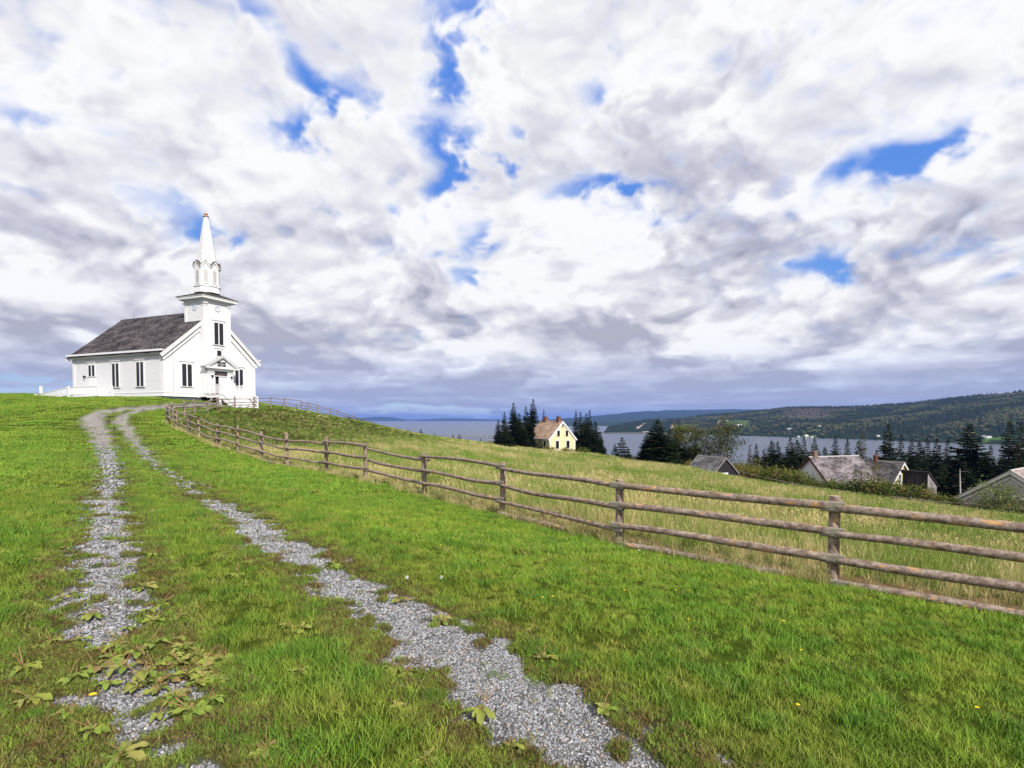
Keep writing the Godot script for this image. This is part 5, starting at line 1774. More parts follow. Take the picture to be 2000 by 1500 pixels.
# ---------------------------------------------------------------- spruces, leafy trees, shrubs
func spruce_crown(h: float, rad: float, seed_: int, thin := 0.0) -> ArrayMesh:
	var rng := RandomNumberGenerator.new(); rng.seed = seed_
	var st := st_new()
	var y := h * 0.05
	while y < h * 0.99:
		var u := y / h
		var reach := rad * pow(1.0 - u, 0.82) * (1.0 - 0.35 * smoothstep(0.22, 0.0, u)) + 0.10
		var n := int(lerpf(13.0, 6.0, u)) + rng.randi() % 3
		var turn := rng.randf() * TAU
		for b in n:
			if rng.randf() < thin + 0.06: continue
			var a := turn + TAU * b / n + rng.randf_range(-0.3, 0.3)
			var l := reach * rng.randf_range(0.62, 1.18)
			var out := Vector3(cos(a), 0, sin(a))
			var side := Vector3(-sin(a), 0, cos(a))
			var droop := lerpf(0.45, -0.55, u) + rng.randf_range(-0.12, 0.12)
			var k := rng.randf()
			# one tint for the whole bough, by chance
			var col := Color(0.012, 0.021, 0.010).lerp(Color(0.030, 0.046, 0.017), k * k)
			if rng.randf() < 0.03: col = Color(0.05, 0.035, 0.018)
			var m := maxi(2, int(l / 0.24))
			for s in m:
				var v := (s + 0.6) / m
				var p := Vector3(0, y, 0) + out * l * v + Vector3(0, -droop * l * v * (1.0 - 0.45 * v), 0)
				var wing := (0.52 + 0.30 * rng.randf()) * clampf(l * 0.62, 0.16, 1.2) * (1.2 - 0.6 * v)
				st.set_color(col * rng.randf_range(0.8, 1.25))
				for q in 2:
					var sd := side * (1.0 if q == 0 else -1.0)
					var tip := p + sd * wing + out * wing * 0.75 + Vector3(0, rng.randf_range(-0.24, 0.02) * wing * 1.6, 0)
					var wv := (out * 0.5 - sd * 0.3).normalized() * wing * 0.34 + Vector3(0, rng.randf_range(-0.14, 0.14), 0)
					quad(st, p - wv * 0.4, p.lerp(tip, 0.55) - wv, tip, p.lerp(tip, 0.55) + wv)
				# hanging spray below and a tuft above
				var dn := p + Vector3(0, -0.28 * wing * 2.0, 0) + out * 0.1
				tri(st, p + out * wing * 0.5, dn, p - out * wing * 0.4)
				if s == m - 1:
					var e := p + out * wing * 1.1 + Vector3(0, 0.10, 0)
					quad(st, p - side * wing * 0.3, e, p + side * wing * 0.3, p - out * 0.12)
		y += lerpf(0.42, 0.26, u) * rng.randf_range(0.85, 1.15)
	# leader
	st.set_color(Color(0.026, 0.04, 0.016))
	for q in 3:
		var a := TAU * q / 3.0
		tri(st, Vector3(cos(a) * 0.09, h * 0.93, sin(a) * 0.09), Vector3(0, h * 1.015, 0), Vector3(cos(a + 2.1) * 0.09, h * 0.93, sin(a + 2.1) * 0.09))
	return done(st)

func trunk_mesh(h: float, r: float) -> ArrayMesh:
	var st := st_new()
	tube(st, [Vector3(0, -0.6, 0), Vector3(0.03, h * 0.4, 0.02), Vector3(0, h * 0.96, 0)], [r, r * 0.7, r * 0.08], 7)
	return done(st)

# leaves in clumps round a set of limb ends
func leafy(limbs: Array, per: int, spread: float, size: float, tints: Array, seed_: int) -> ArrayMesh:
	var rng := RandomNumberGenerator.new(); rng.seed = seed_
	var st := st_new()
	for e in limbs:
		var c: Color = tints[rng.randi() % tints.size()]
		for i in per:
			var d := Vector3(rng.randfn(), rng.randfn() * 0.75, rng.randfn()) * spread * 0.55
			var p: Vector3 = e + d
			var a := Vector3(rng.randfn(), rng.randfn(), rng.randfn()).normalized()
			var b := a.cross(Vector3(rng.randfn(), rng.randfn(), rng.randfn())).normalized()
			var s := size * rng.randf_range(0.6, 1.3)
			st.set_color(c * rng.randf_range(0.72, 1.3))
			quad(st, p - a * s, p + b * s * 0.5, p + a * s, p - b * s * 0.5)
	return done(st)

func leafy_tree(called: String, label: String, where: Vector3, h: float, spread: float, n: int, per: int, size: float, tints: Array, seed_: int, open := 0.25) -> void:
	var rng := RandomNumberGenerator.new(); rng.seed = seed_
	var o := thing(called, where, rng.randf() * TAU, label, "tree")
	var st := st_new()
	var ends := []
	var stems := 3
	for s in stems:
		var a := TAU * s / stems + rng.randf()
		var lean := Vector3(cos(a), 0, sin(a)) * spread * 0.35
		var mid := lean * 0.5 + Vector3(0, h * 0.45, 0)
		var top := lean + Vector3(0, h * 0.9, 0)
		tube(st, [Vector3(0, -0.5, 0), mid, top], [h * 0.014, h * 0.009, h * 0.002], 6)
		for i in n / stems:
			var u := rng.randf_range(open, 1.0)
			var p := mid.lerp(top, (u - 0.4) / 0.6) if u > 0.4 else Vector3.ZERO.lerp(mid, u / 0.4)
			var b := a + rng.randf_range(-2.2, 2.2)
			var l := spread * rng.randf_range(0.2, 0.75) * (1.15 - 0.55 * u)
			var e := p + Vector3(cos(b) * l, l * rng.randf_range(0.1, 0.8), sin(b) * l)
			tube(st, [p, p.lerp(e, 0.5) + Vector3(0, 0.1, 0), e], [h * 0.004, h * 0.003, h * 0.001], 4, false)
			ends.append(e); ends.append(p.lerp(e, 0.6))
	mi("trunk", done(st), M.bark, o)
	mi("crown", leafy(ends, per, spread * 0.22, size, tints, seed_ + 1), M.leaf, o)

func shrub_mesh(w: float, h: float, clumps: int, per: int, size: float, tints: Array, seed_: int) -> ArrayMesh:
	var rng := RandomNumberGenerator.new(); rng.seed = seed_
	var ends := []
	for i in clumps:
		var a := rng.randf() * TAU; var r := sqrt(rng.randf()) * w * 0.5
		ends.append(Vector3(cos(a) * r, h * rng.randf_range(0.12, 0.95) * (1.0 - 0.5 * pow(r / (w * 0.5), 2.0)), sin(a) * r))
	return leafy(ends, per, 0.42, size, tints, seed_ + 5)

func make_trees() -> void:
	M.needle = tinted(0.7)
	M.needle.metallic_specular = 0.15
	M.leaf = tinted(0.6, Color(0.5, 0.5, 0.4))
	M.bark = paint(0.16, 0.13, 0.11, 401, 0.4, 0.9, 2.0)
	var rng := RandomNumberGenerator.new(); rng.seed = 44
	var crowns := []
	for k in 5: crowns.append(spruce_crown(12.0, [2.6, 2.1, 3.0, 2.4, 1.9][k], 410 + k, [0.05, 0.15, 0.0, 0.25, 0.35][k]))
	var small := [spruce_crown(4.0, 1.3, 420, 0.0), spruce_crown(3.0, 1.05, 421, 0.0)]
	var tr := trunk_mesh(12.0, 0.17)
	var tr2 := trunk_mesh(4.0, 0.06)
	# pixel column, row of the top, depth, width, crown
	var list := [[973, 818, 112, 0.85, 1, "a"], [985, 804, 122, 0.8, 3, "a"], [1003, 785, 132, 0.95, 0, "a"], [1014, 806, 128, 0.9, 2, "a"], [1027, 793, 138, 0.9, 3, "a"], [1041, 778, 138, 1.0, 0, "a"], [1062, 800, 146, 0.8, 4, "a"], [1033, 815, 133, 1.1, 2, "a"],
		[1018, 825, 125, 1.1, 2, "a"],
		[1125, 801, 146, 0.85, 1, "b"], [1134, 803, 150, 0.8, 3, "b"], [1145, 806, 142, 0.9, 0, "b"], [1151.5, 800, 140, 0.9, 1, "b"], [1162, 821, 134, 1.1, 2, "b"], [1172, 846, 131, 1.1, 0, "b"], [1140, 826, 136, 1.0, 2, "b"], [1155, 835, 130, 1.2, 2, "b"],
		[1285, 818, 92, 1.5, 2, "c"], [1262, 848, 94, 1.0, 0, "c"], [1272, 838, 97, 1.1, 2, "c"], [1308, 838, 95, 1.2, 0, "c"], [1322, 853, 98, 1.2, 2, "c"], [1340, 862, 97, 1.2, 0, "c"], [1358, 858, 101, 1.0, 2, "c"],
		[1477, 866, 104, 0.9, 1, "d"], [1492, 876, 108, 0.9, 0, "d"], [1507, 859, 106, 1.05, 2, "d"], [1519, 861, 104, 1.0, 0, "d"], [1544, 852, 106, 1.0, 0, "d"], [1557, 857, 104, 1.05, 2, "d"], [1571, 850, 108, 0.9, 1, "d"], [1591, 854, 104, 0.95, 0, "d"], [1611, 872, 102, 0.9, 2, "d"], [1632, 850, 106, 1.0, 1, "d"], [1655, 856, 104, 0.9, 1, "d"], [1677, 859, 108, 0.9, 3, "d"],
		[1712, 877, 104, 0.8, 0, "d"], [1735, 825, 103, 1.15, 3, "d"], [1760, 850, 101, 0.95, 1, "d"], [1781, 855, 103, 0.9, 0, "d"], [1796, 858, 101, 0.9, 2, "d"], [1812, 850, 100, 0.9, 1, "d"], [1830, 854, 103, 1.05, 0, "d"], [1852, 856, 101, 0.9, 3, "d"], [1895, 824, 93, 1.45, 2, "d"], [1935, 868, 92, 1.0, 0, "d"], [1973, 820, 88, 1.15, 3, "d"], [1994, 822, 86, 1.0, 4, "d"], [2020, 815, 90, 1.2, 0, "d"],
		[1530, 885, 100, 1.2, 2, "d"], [1580, 885, 99, 1.2, 2, "d"], [1625, 890, 100, 1.2, 2, "d"], [1660, 892, 99, 1.2, 2, "d"], [1700, 893, 99, 1.2, 0, "d"], [1745, 878, 97, 1.3, 2, "d"], [1775, 882, 97, 1.2, 2, "d"], [1800, 880, 95, 1.3, 0, "d"], [1825, 884, 96, 1.2, 2, "d"], [1850, 888, 94, 1.2, 2, "d"], [1872, 880, 96, 1.2, 0, "d"], [1915, 892, 90, 1.2, 2, "d"], [1955, 890, 86, 1.2, 2, "d"], [1985, 880, 84, 1.2, 0, "d"], [1480, 890, 101, 1.2, 2, "d"], [1500, 888, 101, 1.2, 0, "d"], [1760, 905, 93, 1.2, 2, "d"], [1840, 905, 90, 1.3, 2, "d"], [1790, 905, 91, 1.2, 2, "d"], [1885, 900, 88, 1.2, 2, "d"], [1555, 890, 98, 1.2, 2, "d"], [1605, 893, 98, 1.2, 0, "d"]]
	var labels := {"a": "dark spruce in the clump left of and behind the yellow cottage", "b": "dark spruce in the clump right of the yellow cottage's gable", "c": "dark broad spruce beside the loose leafed tree above the dark shed", "d": "dark spruce in the row along the water behind the farmhouses"}
	var groups := {"a": "spruces left of the cottage", "b": "spruces right of the cottage", "c": "spruces above the dark shed", "d": "spruces behind the farmhouses"}
	var protos := {}
	for e in list:
		var p := at(e[0], e[1], e[2])
		var top := p.y
		p = Hp(p)
		var h := maxf(top - p.y, 3.0)
		var key := "%d" % e[4]
		var o: Node3D
		if not protos.has(key):
			o = thing("spruce_tree", p, 0.0, labels[e[5]], "tree", groups[e[5]])
			mi("trunk", tr, M.bark, o)
			mi("crown", crowns[e[4]], M.needle, o)
			protos[key] = o
		else:
			o = copy(protos[key])
			tag(o, labels[e[5]], "tree", groups[e[5]])
			o.position = p
		o.rotation.y = rng.randf() * TAU
		o.scale = Vector3(e[3] * sqrt(h / 12.0), h / 12.0, e[3] * sqrt(h / 12.0))
	# young spruces
	var sp: Node3D
	for e in [[990, 838, 108, 1.5], [1055, 857, 117, 1.2], [1215, 855, 107, 1.3], [1201, 867, 108, 0.9], [1228, 876, 106, 0.8], [1045, 868, 116, 0.9], [822, 838, 162, 1.0], [781, 836, 150, 1.0], [797, 838, 156, 0.8], [849, 847, 168, 1.0], [939, 855, 160, 0.8], [700, 821, 104, 0.7], [712, 825, 109, 0.7], [737, 832, 121, 0.7], [750, 836, 128, 0.7], [597, 799, 78, 0.5], [579, 798, 74, 0.45], [885, 849, 172, 0.9], [897, 848, 174, 0.9], [868, 851, 170, 0.8], [1128, 868, 126, 1.1]]:
		var p := at(e[0], e[1], e[2])
		var top := p.y
		p = Hp(p)
		var h := maxf(top - p.y, 0.7)
		var o: Node3D
		if sp == null:
			o = thing("young_spruce", p, 0.0, "", "tree", "young spruces at the field's edge")
			mi("trunk", tr2, M.bark, o)
			mi("crown", small[0], M.needle, o)
			sp = o
		else:
			o = copy(sp); o.position = p
		var beside := "in front of the yellow cottage" if e[0] > 985 and e[0] < 1060 else ("between the cottage clump and the broad spruce" if e[0] > 1195 and e[0] < 1230 else ("by the far fence over the crest" if e[0] < 760 else ("right of the yellow cottage's gable" if e[0] == 1128 else "at the far edge of the field above the bridge")))
		tag(o, "small young spruce " + beside, "tree", "young spruces " + beside)
		o.scale = Vector3(e[3], 1.0, e[3]) * (h / 4.0)
		o.rotation.y = rng.randf() * TAU
	# a dead reddish spruce and a bare grey one, a bare trunk
	var dead := thing("dead_spruce", Hp(at(1464.5, 869, 103)), 0.0, "thin reddish brown dying spruce left of the row behind the farmhouse", "tree")
	var dh: float = at(1464.5, 869, 103).y - dead.position.y
	mi("trunk", tr, M.bark, dead).scale = Vector3(0.8, dh / 12.0, 0.8)
	var dc := mi("crown", crowns[4], rough(lin(0.085, 0.04, 0.028), 0.9), dead); dc.scale = Vector3(0.6, dh / 12.0, 0.6)
	var gr := thing("dead_spruce", Hp(at(1685, 842, 100)), 0.0, "grey sparse half dead spruce standing above the tan house", "tree")
	dh = at(1685, 842, 100).y - gr.position.y
	mi("trunk", tr, rough(lin(0.2, 0.18, 0.15)), gr).scale = Vector3(0.9, dh / 12.0, 0.9)
	dc = mi("crown", crowns[4], rough(lin(0.085, 0.08, 0.05), 0.9), gr); dc.scale = Vector3(1.05, dh / 12.0, 1.05)
	var bt := thing("bare_trunk", Hp(at(1878, 960, 76)), 0.0, "slim bare grey trunk with stub branches before the dark spruces", "tree")
	var st := st_new()
	tube(st, [Vector3(0, -0.6, 0), Vector3(-0.1, 2.5, 0), Vector3(-0.25, 5.0, 0), Vector3(-0.3, 6.6, 0)], [0.11, 0.10, 0.08, 0.03], 7)
	mi("trunk", done(st), rough(lin(0.42, 0.40, 0.38)), bt)
	for k in 9:
		st = st_new()
		var yy := 2.2 + 0.5 * k; var a := 2.4 * k
		tube(st, [Vector3(-0.1 - 0.03 * k, yy, 0), Vector3(-0.1 + cos(a) * 0.5, yy + 0.1, sin(a) * 0.5), Vector3(-0.1 + cos(a) * 1.1, yy - 0.1, sin(a) * 1.1)], [0.014, 0.010, 0.004], 4)
		mi("branch", done(st), rough(lin(0.30, 0.28, 0.26)), bt)
	# leafy trees by the dark shed
	var p1 := Hp(at(1397, 900, 96)); var h1: float = at(1397, 819, 96).y - p1.y
	leafy_tree("leafy_tree", "loose olive green leafed tree behind the dark shingled shed", p1, h1, 5.6, 66, 40, 0.17, [Color(0.065, 0.085, 0.022), Color(0.04, 0.055, 0.02), Color(0.085, 0.075, 0.022), Color(0.05, 0.07, 0.03)], 431, 0.15)
	p1 = Hp(at(1336, 900, 104)); h1 = at(1336, 829, 104).y - p1.y
	leafy_tree("leafy_tree", "yellowish green leafed tree between the broad spruce and the loose tree", p1, h1, 4.2, 60, 40, 0.18, [Color(0.085, 0.095, 0.02), Color(0.06, 0.08, 0.02), Color(0.11, 0.095, 0.02)], 433, 0.1)
	p1 = Hp(at(1480, 935, 76))
	leafy_tree("leafy_sapling", "spindly leafy sapling in the hedge left of the farmhouse gable", p1, 3.4, 1.8, 18, 9, 0.10, [Color(0.15, 0.15, 0.04), Color(0.11, 0.12, 0.035)], 435, 0.2)
	p1 = Hp(at(1690, 960, 62))
	leafy_tree("leafy_sapling", "leafy sapling in the hedge right of the long grey roof", p1, 4.6, 2.2, 27, 12, 0.11, [Color(0.075, 0.095, 0.025), Color(0.13, 0.11, 0.03)], 437, 0.2)
	p1 = Hp(at(1946, 985, 50))
	leafy_tree("willow_bush", "grey green willow bush before the grey barn's gable", p1, 2.8, 2.3, 36, 22, 0.10, [Color(0.13, 0.17, 0.05), Color(0.17, 0.19, 0.065), Color(0.10, 0.14, 0.04)], 439, 0.1)
	# hedge of shrubs and tall weeds
	var green := [Color(0.065, 0.095, 0.018), Color(0.045, 0.065, 0.015), Color(0.10, 0.115, 0.02), Color(0.12, 0.085, 0.025)]
	var gold := [Color(0.15, 0.155, 0.03), Color(0.21, 0.165, 0.04), Color(0.09, 0.10, 0.022), Color(0.25, 0.17, 0.095)]
	var brown := [Color(0.16, 0.085, 0.05), Color(0.10, 0.075, 0.03), Color(0.20, 0.13, 0.08), Color(0.07, 0.065, 0.02)]
	var plume := [Color(0.50, 0.35, 0.23), Color(0.38, 0.27, 0.16), Color(0.14, 0.14, 0.035)]
	var kinds := [["green leafy bramble shrub in the hedge", shrub_mesh(2.4, 1.7, 34, 60, 0.085, green, 451)], ["yellow green goldenrod clump in the hedge", shrub_mesh(2.0, 1.4, 30, 60, 0.07, gold, 452)], ["reddish brown dock and weed clump in the hedge", shrub_mesh(1.6, 1.35, 26, 50, 0.07, brown, 453)], ["tan plumed weed clump topping the hedge", shrub_mesh(1.8, 1.1, 26, 46, 0.06, plume, 454)]]
	var line := [[1345, 914, 77, 1], [1368, 916, 76, 2], [1386, 921, 76, 1], [1400, 926, 75, 1], [1420, 929, 74, 1], [1440, 934, 73, 1], [1456, 940, 72, 0], [1478, 946, 71, 1], [1500, 951, 69, 0], [1522, 957, 68, 0], [1545, 960, 66.5, 0], [1570, 965, 65, 0], [1598, 968, 64, 0], [1625, 972, 62.5, 0], [1655, 976, 61, 0], [1685, 981, 59.5, 0], [1715, 986, 58.2, 0], [1748, 990, 57, 0], [1780, 994, 56, 0], [1812, 998, 55, 0], [1842, 1001, 54, 0], [1872, 1005, 53, 0], [1902, 1008, 52, 1], [1935, 1011, 51, 0], [1968, 1014, 50, 1], [2000, 1018, 49, 0], [2030, 1021, 48, 0]]
	var made := {}
	for e in line:
		for k in 4:
			var kind: int = [e[3], 0 if e[0] > 1490 else 1, 1, [2, 3, 3][rng.randi() % 3]][k]
			if e[0] < 1450 and k == 1: continue
			var p := at(e[0] + rng.randf_range(-9, 9), e[1], e[2] + [1.9, 3.4, 5.0, 6.4][k] + rng.randf_range(-0.6, 0.6))
			p = Hp(p)
			var o: Node3D
			if not made.has(kind):
				o = thing("hedge_shrub", p, 0.0, kinds[kind][0], "shrub", "shrubs and weeds of the hedge")
				mi("foliage", kinds[kind][1], M.leaf, o)
				var stm := st_new()
				for j in 5: tube(stm, [Vector3(0, -0.3, 0), Vector3(cos(j * 1.3) * 0.3, 0.8, sin(j * 1.3) * 0.3)], [0.02, 0.01], 4)
				mi("stems", done(stm), M.bark, o)
				made[kind] = o
			else:
				o = copy(made[kind]); o.position = p
				tag(o, kinds[kind][0], "shrub", "shrubs and weeds of the hedge")
			o.rotation.y = rng.randf() * TAU
			var s := rng.randf_range(1.1, 1.6) * (1.0 if k == 0 else 1.1)
			if e[0] < 1440: s *= 0.75
			if e[0] > 1840: s *= 0.78
			o.scale = Vector3(s, s * rng.randf_range(0.85, 1.2), s)
	# low shrubs along the far edge of the field and round the cottage
	for e in [[835, 853, 166, 0, 1.0], [860, 858, 168, 0, 1.2], [880, 860, 168, 1, 1.1], [905, 864, 166, 0, 1.3], [925, 866, 164, 1, 1.2], [955, 868, 150, 2, 1.3], [965, 870, 148, 2, 1.3], [945, 868, 158, 2, 1.0], [895, 860, 172, 0, 1.5], [870, 856, 175, 0, 1.5], [1073, 884, 118, 1, 1.0], [1109, 886, 116, 1, 1.1], [1139, 885, 122, 0, 1.5], [1100, 886, 116, 1, 0.8], [783, 849, 150, 2, 1.0], [680, 824, 96, 0, 0.6], [694, 829, 101, 0, 0.7], [706, 832, 106, 0, 0.7], [722, 836, 113, 0, 0.7], [742, 841, 124, 0, 0.7], [760, 845, 135, 0, 0.7], [772, 847, 142, 0, 0.8], [915, 862, 172, 0, 1.6], [935, 864, 168, 0, 1.3], [1245, 902, 101, 0, 0.9], [1235, 900, 102, 0, 0.9], [424, 807, 55, 2, 0.4]]:
		var p := Hp(at(e[0], e[1], e[2]))
		var o := copy(made[e[3]])
		o.position = p
		var wher := "at the far edge of the field" if e[0] < 1000 and e[0] > 800 else ("at the foot of the yellow cottage" if e[0] > 1050 and e[0] < 1150 else ("left of the broad spruce" if e[0] > 1200 else "along the fence over the crest"))
		tag(o, "low %s shrub %s" % [["dark green", "yellow green", "reddish brown"][e[3]], wher], "shrub", "low shrubs " + wher)
		o.scale = Vector3.ONE * e[4]
		o.rotation.y = rng.randf() * TAU

# ---------------------------------------------------------------- far side of the water
var hill_cols := [[1180, 1950, 2050, 842, 2300], [1195, 2050, 2300, 836, 2700], [1225, 1880, 2450, 828.5, 3000], [1255, 1840, 2550, 824, 3300], [1340, 1790, 2700, 819.5, 3500], [1400, 1720, 2700, 813, 3500], [1440, 1660, 2650, 808.5, 3500], [1480, 1600, 2600, 805, 3400], [1530, 1530, 2500, 801.5, 3300], [1600, 1430, 2400, 799.5, 3200], [1700, 1330, 2300, 797, 3200], [1760, 1240, 2250, 793, 3100], [1800, 1190, 2200, 788, 3100], [1900, 1110, 2100, 779, 3000], [2000, 1040, 2000, 769, 2900], [2100, 980, 1950, 760, 2800], [2250, 900, 1850, 752, 2700]]

func hill_point(px: float, k: float) -> Vector3:
	var i := 0
	while i < hill_cols.size() - 2 and hill_cols[i + 1][0] < px: i += 1
	var u: float = clampf((px - hill_cols[i][0]) / (hill_cols[i + 1][0] - hill_cols[i][0]), 0, 1)
	var c := []
	for j in 5: c.append(lerpf(hill_cols[i][j], hill_cols[i + 1][j], u))
	var ridge_y: float = at(px, c[3], c[2]).y
	var depth := lerpf(c[1], c[2], k)
	var y := lerpf(SEA - 3.0, ridge_y, pow(k, HB)) + hill_wig(px, depth, k * 0.7)
	return Vector3((px - 1000.0) / F * depth, y, -depth)

const HB := 0.9
var hill_n := fnl(0.0035, 4, 501)
func hill_wig(px: float, depth: float, k: float) -> float:
	return 6.0 * hill_n.get_noise_2d((px - 1000.0) / F * depth, depth) * sin(PI * minf(k / 0.9, 1.0)) * 2.0 if k > 0.02 else 0.0

func pix(p: Vector3) -> Vector2:
	var q := p - Vector3(0, EYE, 0)
	var yc := q.y * cos(PITCH) - q.z * sin(PITCH); var zc := q.y * sin(PITCH) + q.z * cos(PITCH)
	return Vector2(1000.0 + F * q.x / -zc, CY - F * yc / -zc)

# clearings on the far hill: pixel box, colour
var clearings := [[1418, 1467, 820.5, 836, Color(0.075, 0.115, 0.032)], [1335, 1362, 828, 836, Color(0.08, 0.115, 0.035)], [1320, 1340, 832, 838, Color(0.13, 0.17, 0.05)], [1583, 1606, 838, 844.5, Color(0.08, 0.115, 0.035)], [1562, 1596, 851, 856.5, Color(0.12, 0.13, 0.05)], [1925, 1972, 855.5, 861, Color(0.075, 0.15, 0.028)], [1288, 1304, 821, 826, Color(0.12, 0.13, 0.045)], [1395, 1422, 848, 851.5, Color(0.25, 0.22, 0.12)]]
func clearing_at(q: Vector2) -> Color:
	for c in clearings:
		if q.x > c[0] and q.x < c[1] and q.y > c[2] and q.y < c[3]: return c[4]
	return Color(0, 0, 0, 0)

func land_tint(p: Vector3, k: float) -> Color:
	var c := clearing_at(pix(p))
	if c.a > 0: return c
	return Color(0.13, 0.115, 0.085) if k < 0.012 else Color(0.022, 0.032, 0.013)

func make_far() -> void:
	make_land("wooded_hill", "wooded hillside on the far shore of the strait", hill_cols, 60, HB, 6.0, true, 501)
	make_land("far_ridge", "long blue wooded ridge beyond the strait", [[1040, 5600, 7800, 821.5, 9500], [1080, 5600, 7900, 819, 9500], [1130, 5600, 8000, 815, 9500], [1175, 5700, 8000, 811, 9500], [1200, 5800, 8000, 808.5, 9500], [1245, 5900, 8000, 804.5, 9500], [1300, 6000, 8000, 801.5, 9500], [1360, 6000, 8100, 800.5, 9500], [1440, 6000, 8200, 799, 9600], [1520, 6000, 8300, 799.5, 9700], [1640, 6000, 8400, 795.5, 9800], [1690, 6000, 8400, 795.5, 9800], [1800, 6000, 8400, 799, 9800], [2000, 6000, 8400, 803, 9800]], 24, 0.8, 12.0, false, 503)
	make_land("low_shore", "low dark wooded shore across the water before the blue ridge", [[1085, 3900, 4300, 829, 4800], [1110, 3850, 4300, 826.5, 4800], [1160, 3850, 4400, 825.5, 4900], [1200, 3900, 4500, 824.5, 5000], [1230, 3950, 4500, 824, 5000], [1330, 3950, 4500, 821, 5000], [1400, 3950, 4500, 818, 5000]], 14, 0.7, 3.0, false, 505)
	make_land("island", "low blue island on the horizon behind the far fence", [[660, 12000, 13500, 819, 15000], [702, 12000, 13500, 816.5, 15000], [728, 12000, 13500, 814.2, 15000], [752, 12000, 13500, 813.7, 15000], [768, 12000, 13500, 815, 15000], [783, 12000, 13500, 817.5, 15000], [801, 12000, 13500, 821.5, 15000]], 16, 0.7, 4.0, false, 507)
	make_land("island", "long low blue island on the horizon left of the spruces", [[803, 12300, 13500, 821.5, 15000], [822, 12300, 13500, 819.5, 15000], [845, 12300, 13500, 818.2, 15000], [871, 12300, 13500, 816.7, 15000], [922, 12300, 13500, 817.6, 15000], [966, 12300, 13500, 819.8, 15000], [1000, 12300, 13500, 821.2, 15000]], 16, 0.7, 4.0, false, 509)
	# sand spit before the wooded headland
	var spit := st_new()
	var sp := []
	for e in [[1160, 847, 5], [1190, 846.6, 12], [1225, 846.4, 18], [1262, 846.6, 26], [1300, 847.2, 30]]:
		var d: float = (-(SEA) + EYE) * F / (e[1] - 818.0)
		sp.append([Vector3((e[0] - 1000.0) / F * d, SEA, -d), e[2]])
	spit.set_smooth_group(0)
	for i in sp.size() - 1:
		var a: Vector3 = sp[i][0]; var b: Vector3 = sp[i + 1][0]
		var wa := Vector3(0, 0, sp[i][1] * 3.0); var wb := Vector3(0, 0, sp[i + 1][1] * 3.0)
		var ua := Vector3(0, 2.0 + sp[i][1] * 0.12, 0); var ub := Vector3(0, 2.0 + sp[i + 1][1] * 0.12, 0)
		quad(spit, a + wa - Vector3(0, 1, 0), a + ua, b + ub, b + wb - Vector3(0, 1, 0))
		quad(spit, a + ua, a - wa - Vector3(0, 1, 0), b - wb - Vector3(0, 1, 0), b + ub)
	tag(mi("sand_spit", done(spit), rough(lin(0.075, 0.075, 0.05))), "low grassy spit in the water before the wooded headland", "", "", "structure")
	# forest of the far hill
	var rng := RandomNumberGenerator.new(); rng.seed = 61
	var blob := pebble(77)
	var cone := st_new()
	for k in 7:
		var a := TAU * k / 7.0; var b := TAU * (k + 1) / 7.0
		tri(cone, Vector3(cos(a), -0.6, sin(a)), Vector3(0, 2.6, 0), Vector3(cos(b), -0.6, sin(b)))
	var cm := done(cone)
	var round_ := []; var conic := []
	var zone := fnl(0.0045, 3, 511)
	for i in 26000:
		var px := rng.randf_range(1185, 2080)
		var k := sqrt(rng.randf()) * 1.06
		var p := hill_point(px, k)
		if p.y < SEA + 0.6: continue
		var q := pix(p)
		var odd := rng.randf()
		if clearing_at(q + Vector2(0, 1.0)).a > 0 and odd > 0.02: continue
		var dead := smoothstep(0.0, 1.0, 1.0 - absf(q.x - 1575) / 75.0) * (1.0 if q.y < 819 and q.y > 801 else 0.0)
		var n := zone.get_noise_2d(p.x, p.z)
		var s := rng.randf_range(0.7, 1.35)
		var shore := px < 1330
		if (n + rng.randf_range(-0.3, 0.3) > 0.02 and not shore) :
			var c := Color(0.030, 0.044, 0.014).lerp(Color(0.075, 0.075, 0.020), clampf(rng.randf() * 1.2 - 0.2, 0, 1))
			if odd < 0.06: c = Color(0.095, 0.085, 0.022)
			elif odd < 0.075: c = Color(0.085, 0.042, 0.022)
			if dead > 0.3 and rng.randf() < dead: c = Color(0.10, 0.085, 0.065)
			round_.append([Transform3D(Basis(Vector3.UP, rng.randf() * TAU) * Basis.from_scale(Vector3(5.0, 6.5, 5.0) * s), p + Vector3(0, 3.5 * s, 0)), c * rng.randf_range(0.75, 1.2)])
		else:
			var c := Color(0.014, 0.024, 0.011).lerp(Color(0.030, 0.042, 0.016), rng.randf())
			if dead > 0.3 and rng.randf() < dead: c = Color(0.10, 0.085, 0.07)
			var sh := 0.75 if shore else 1.0
			conic.append([Transform3D(Basis.from_scale(Vector3(2.5, 3.6, 2.5) * s * sh), p + Vector3(0, 2.0 * s * sh, 0)), c])
	M.far_leaf = tinted(0.95)
	scatter("hillside_woods", "mixed broadleaf woods covering the far hillside in autumn greens", blob, M.far_leaf, round_)
	scatter("hillside_woods", "dark conifer woods covering the far hillside", cm, M.far_leaf, conic)
	# roads cut into the headland
	for rd in [[[1243, 839.5], [1247, 836.5], [1252, 833.5], [1256, 831], [1260, 829], 9.0, "pale dirt road climbing the wooded headland"], [[1313.5, 838.5], [1314.5, 836], [1316, 833.5], [1313, 832.3], [1311, 832], 10.0, "short pale dirt road bend above the far shore"], [[1403, 829], [1405, 827], [1406.5, 825.5], [1407.5, 824], [1408.5, 823], 9.0, "pale road strip beside the far green clearing"]]:
		var rs := st_new()
		var pp := []
		for k in 5: pp.append(hill_hit(rd[k][0], rd[k][1]) + Vector3(0, 5.0, 0))
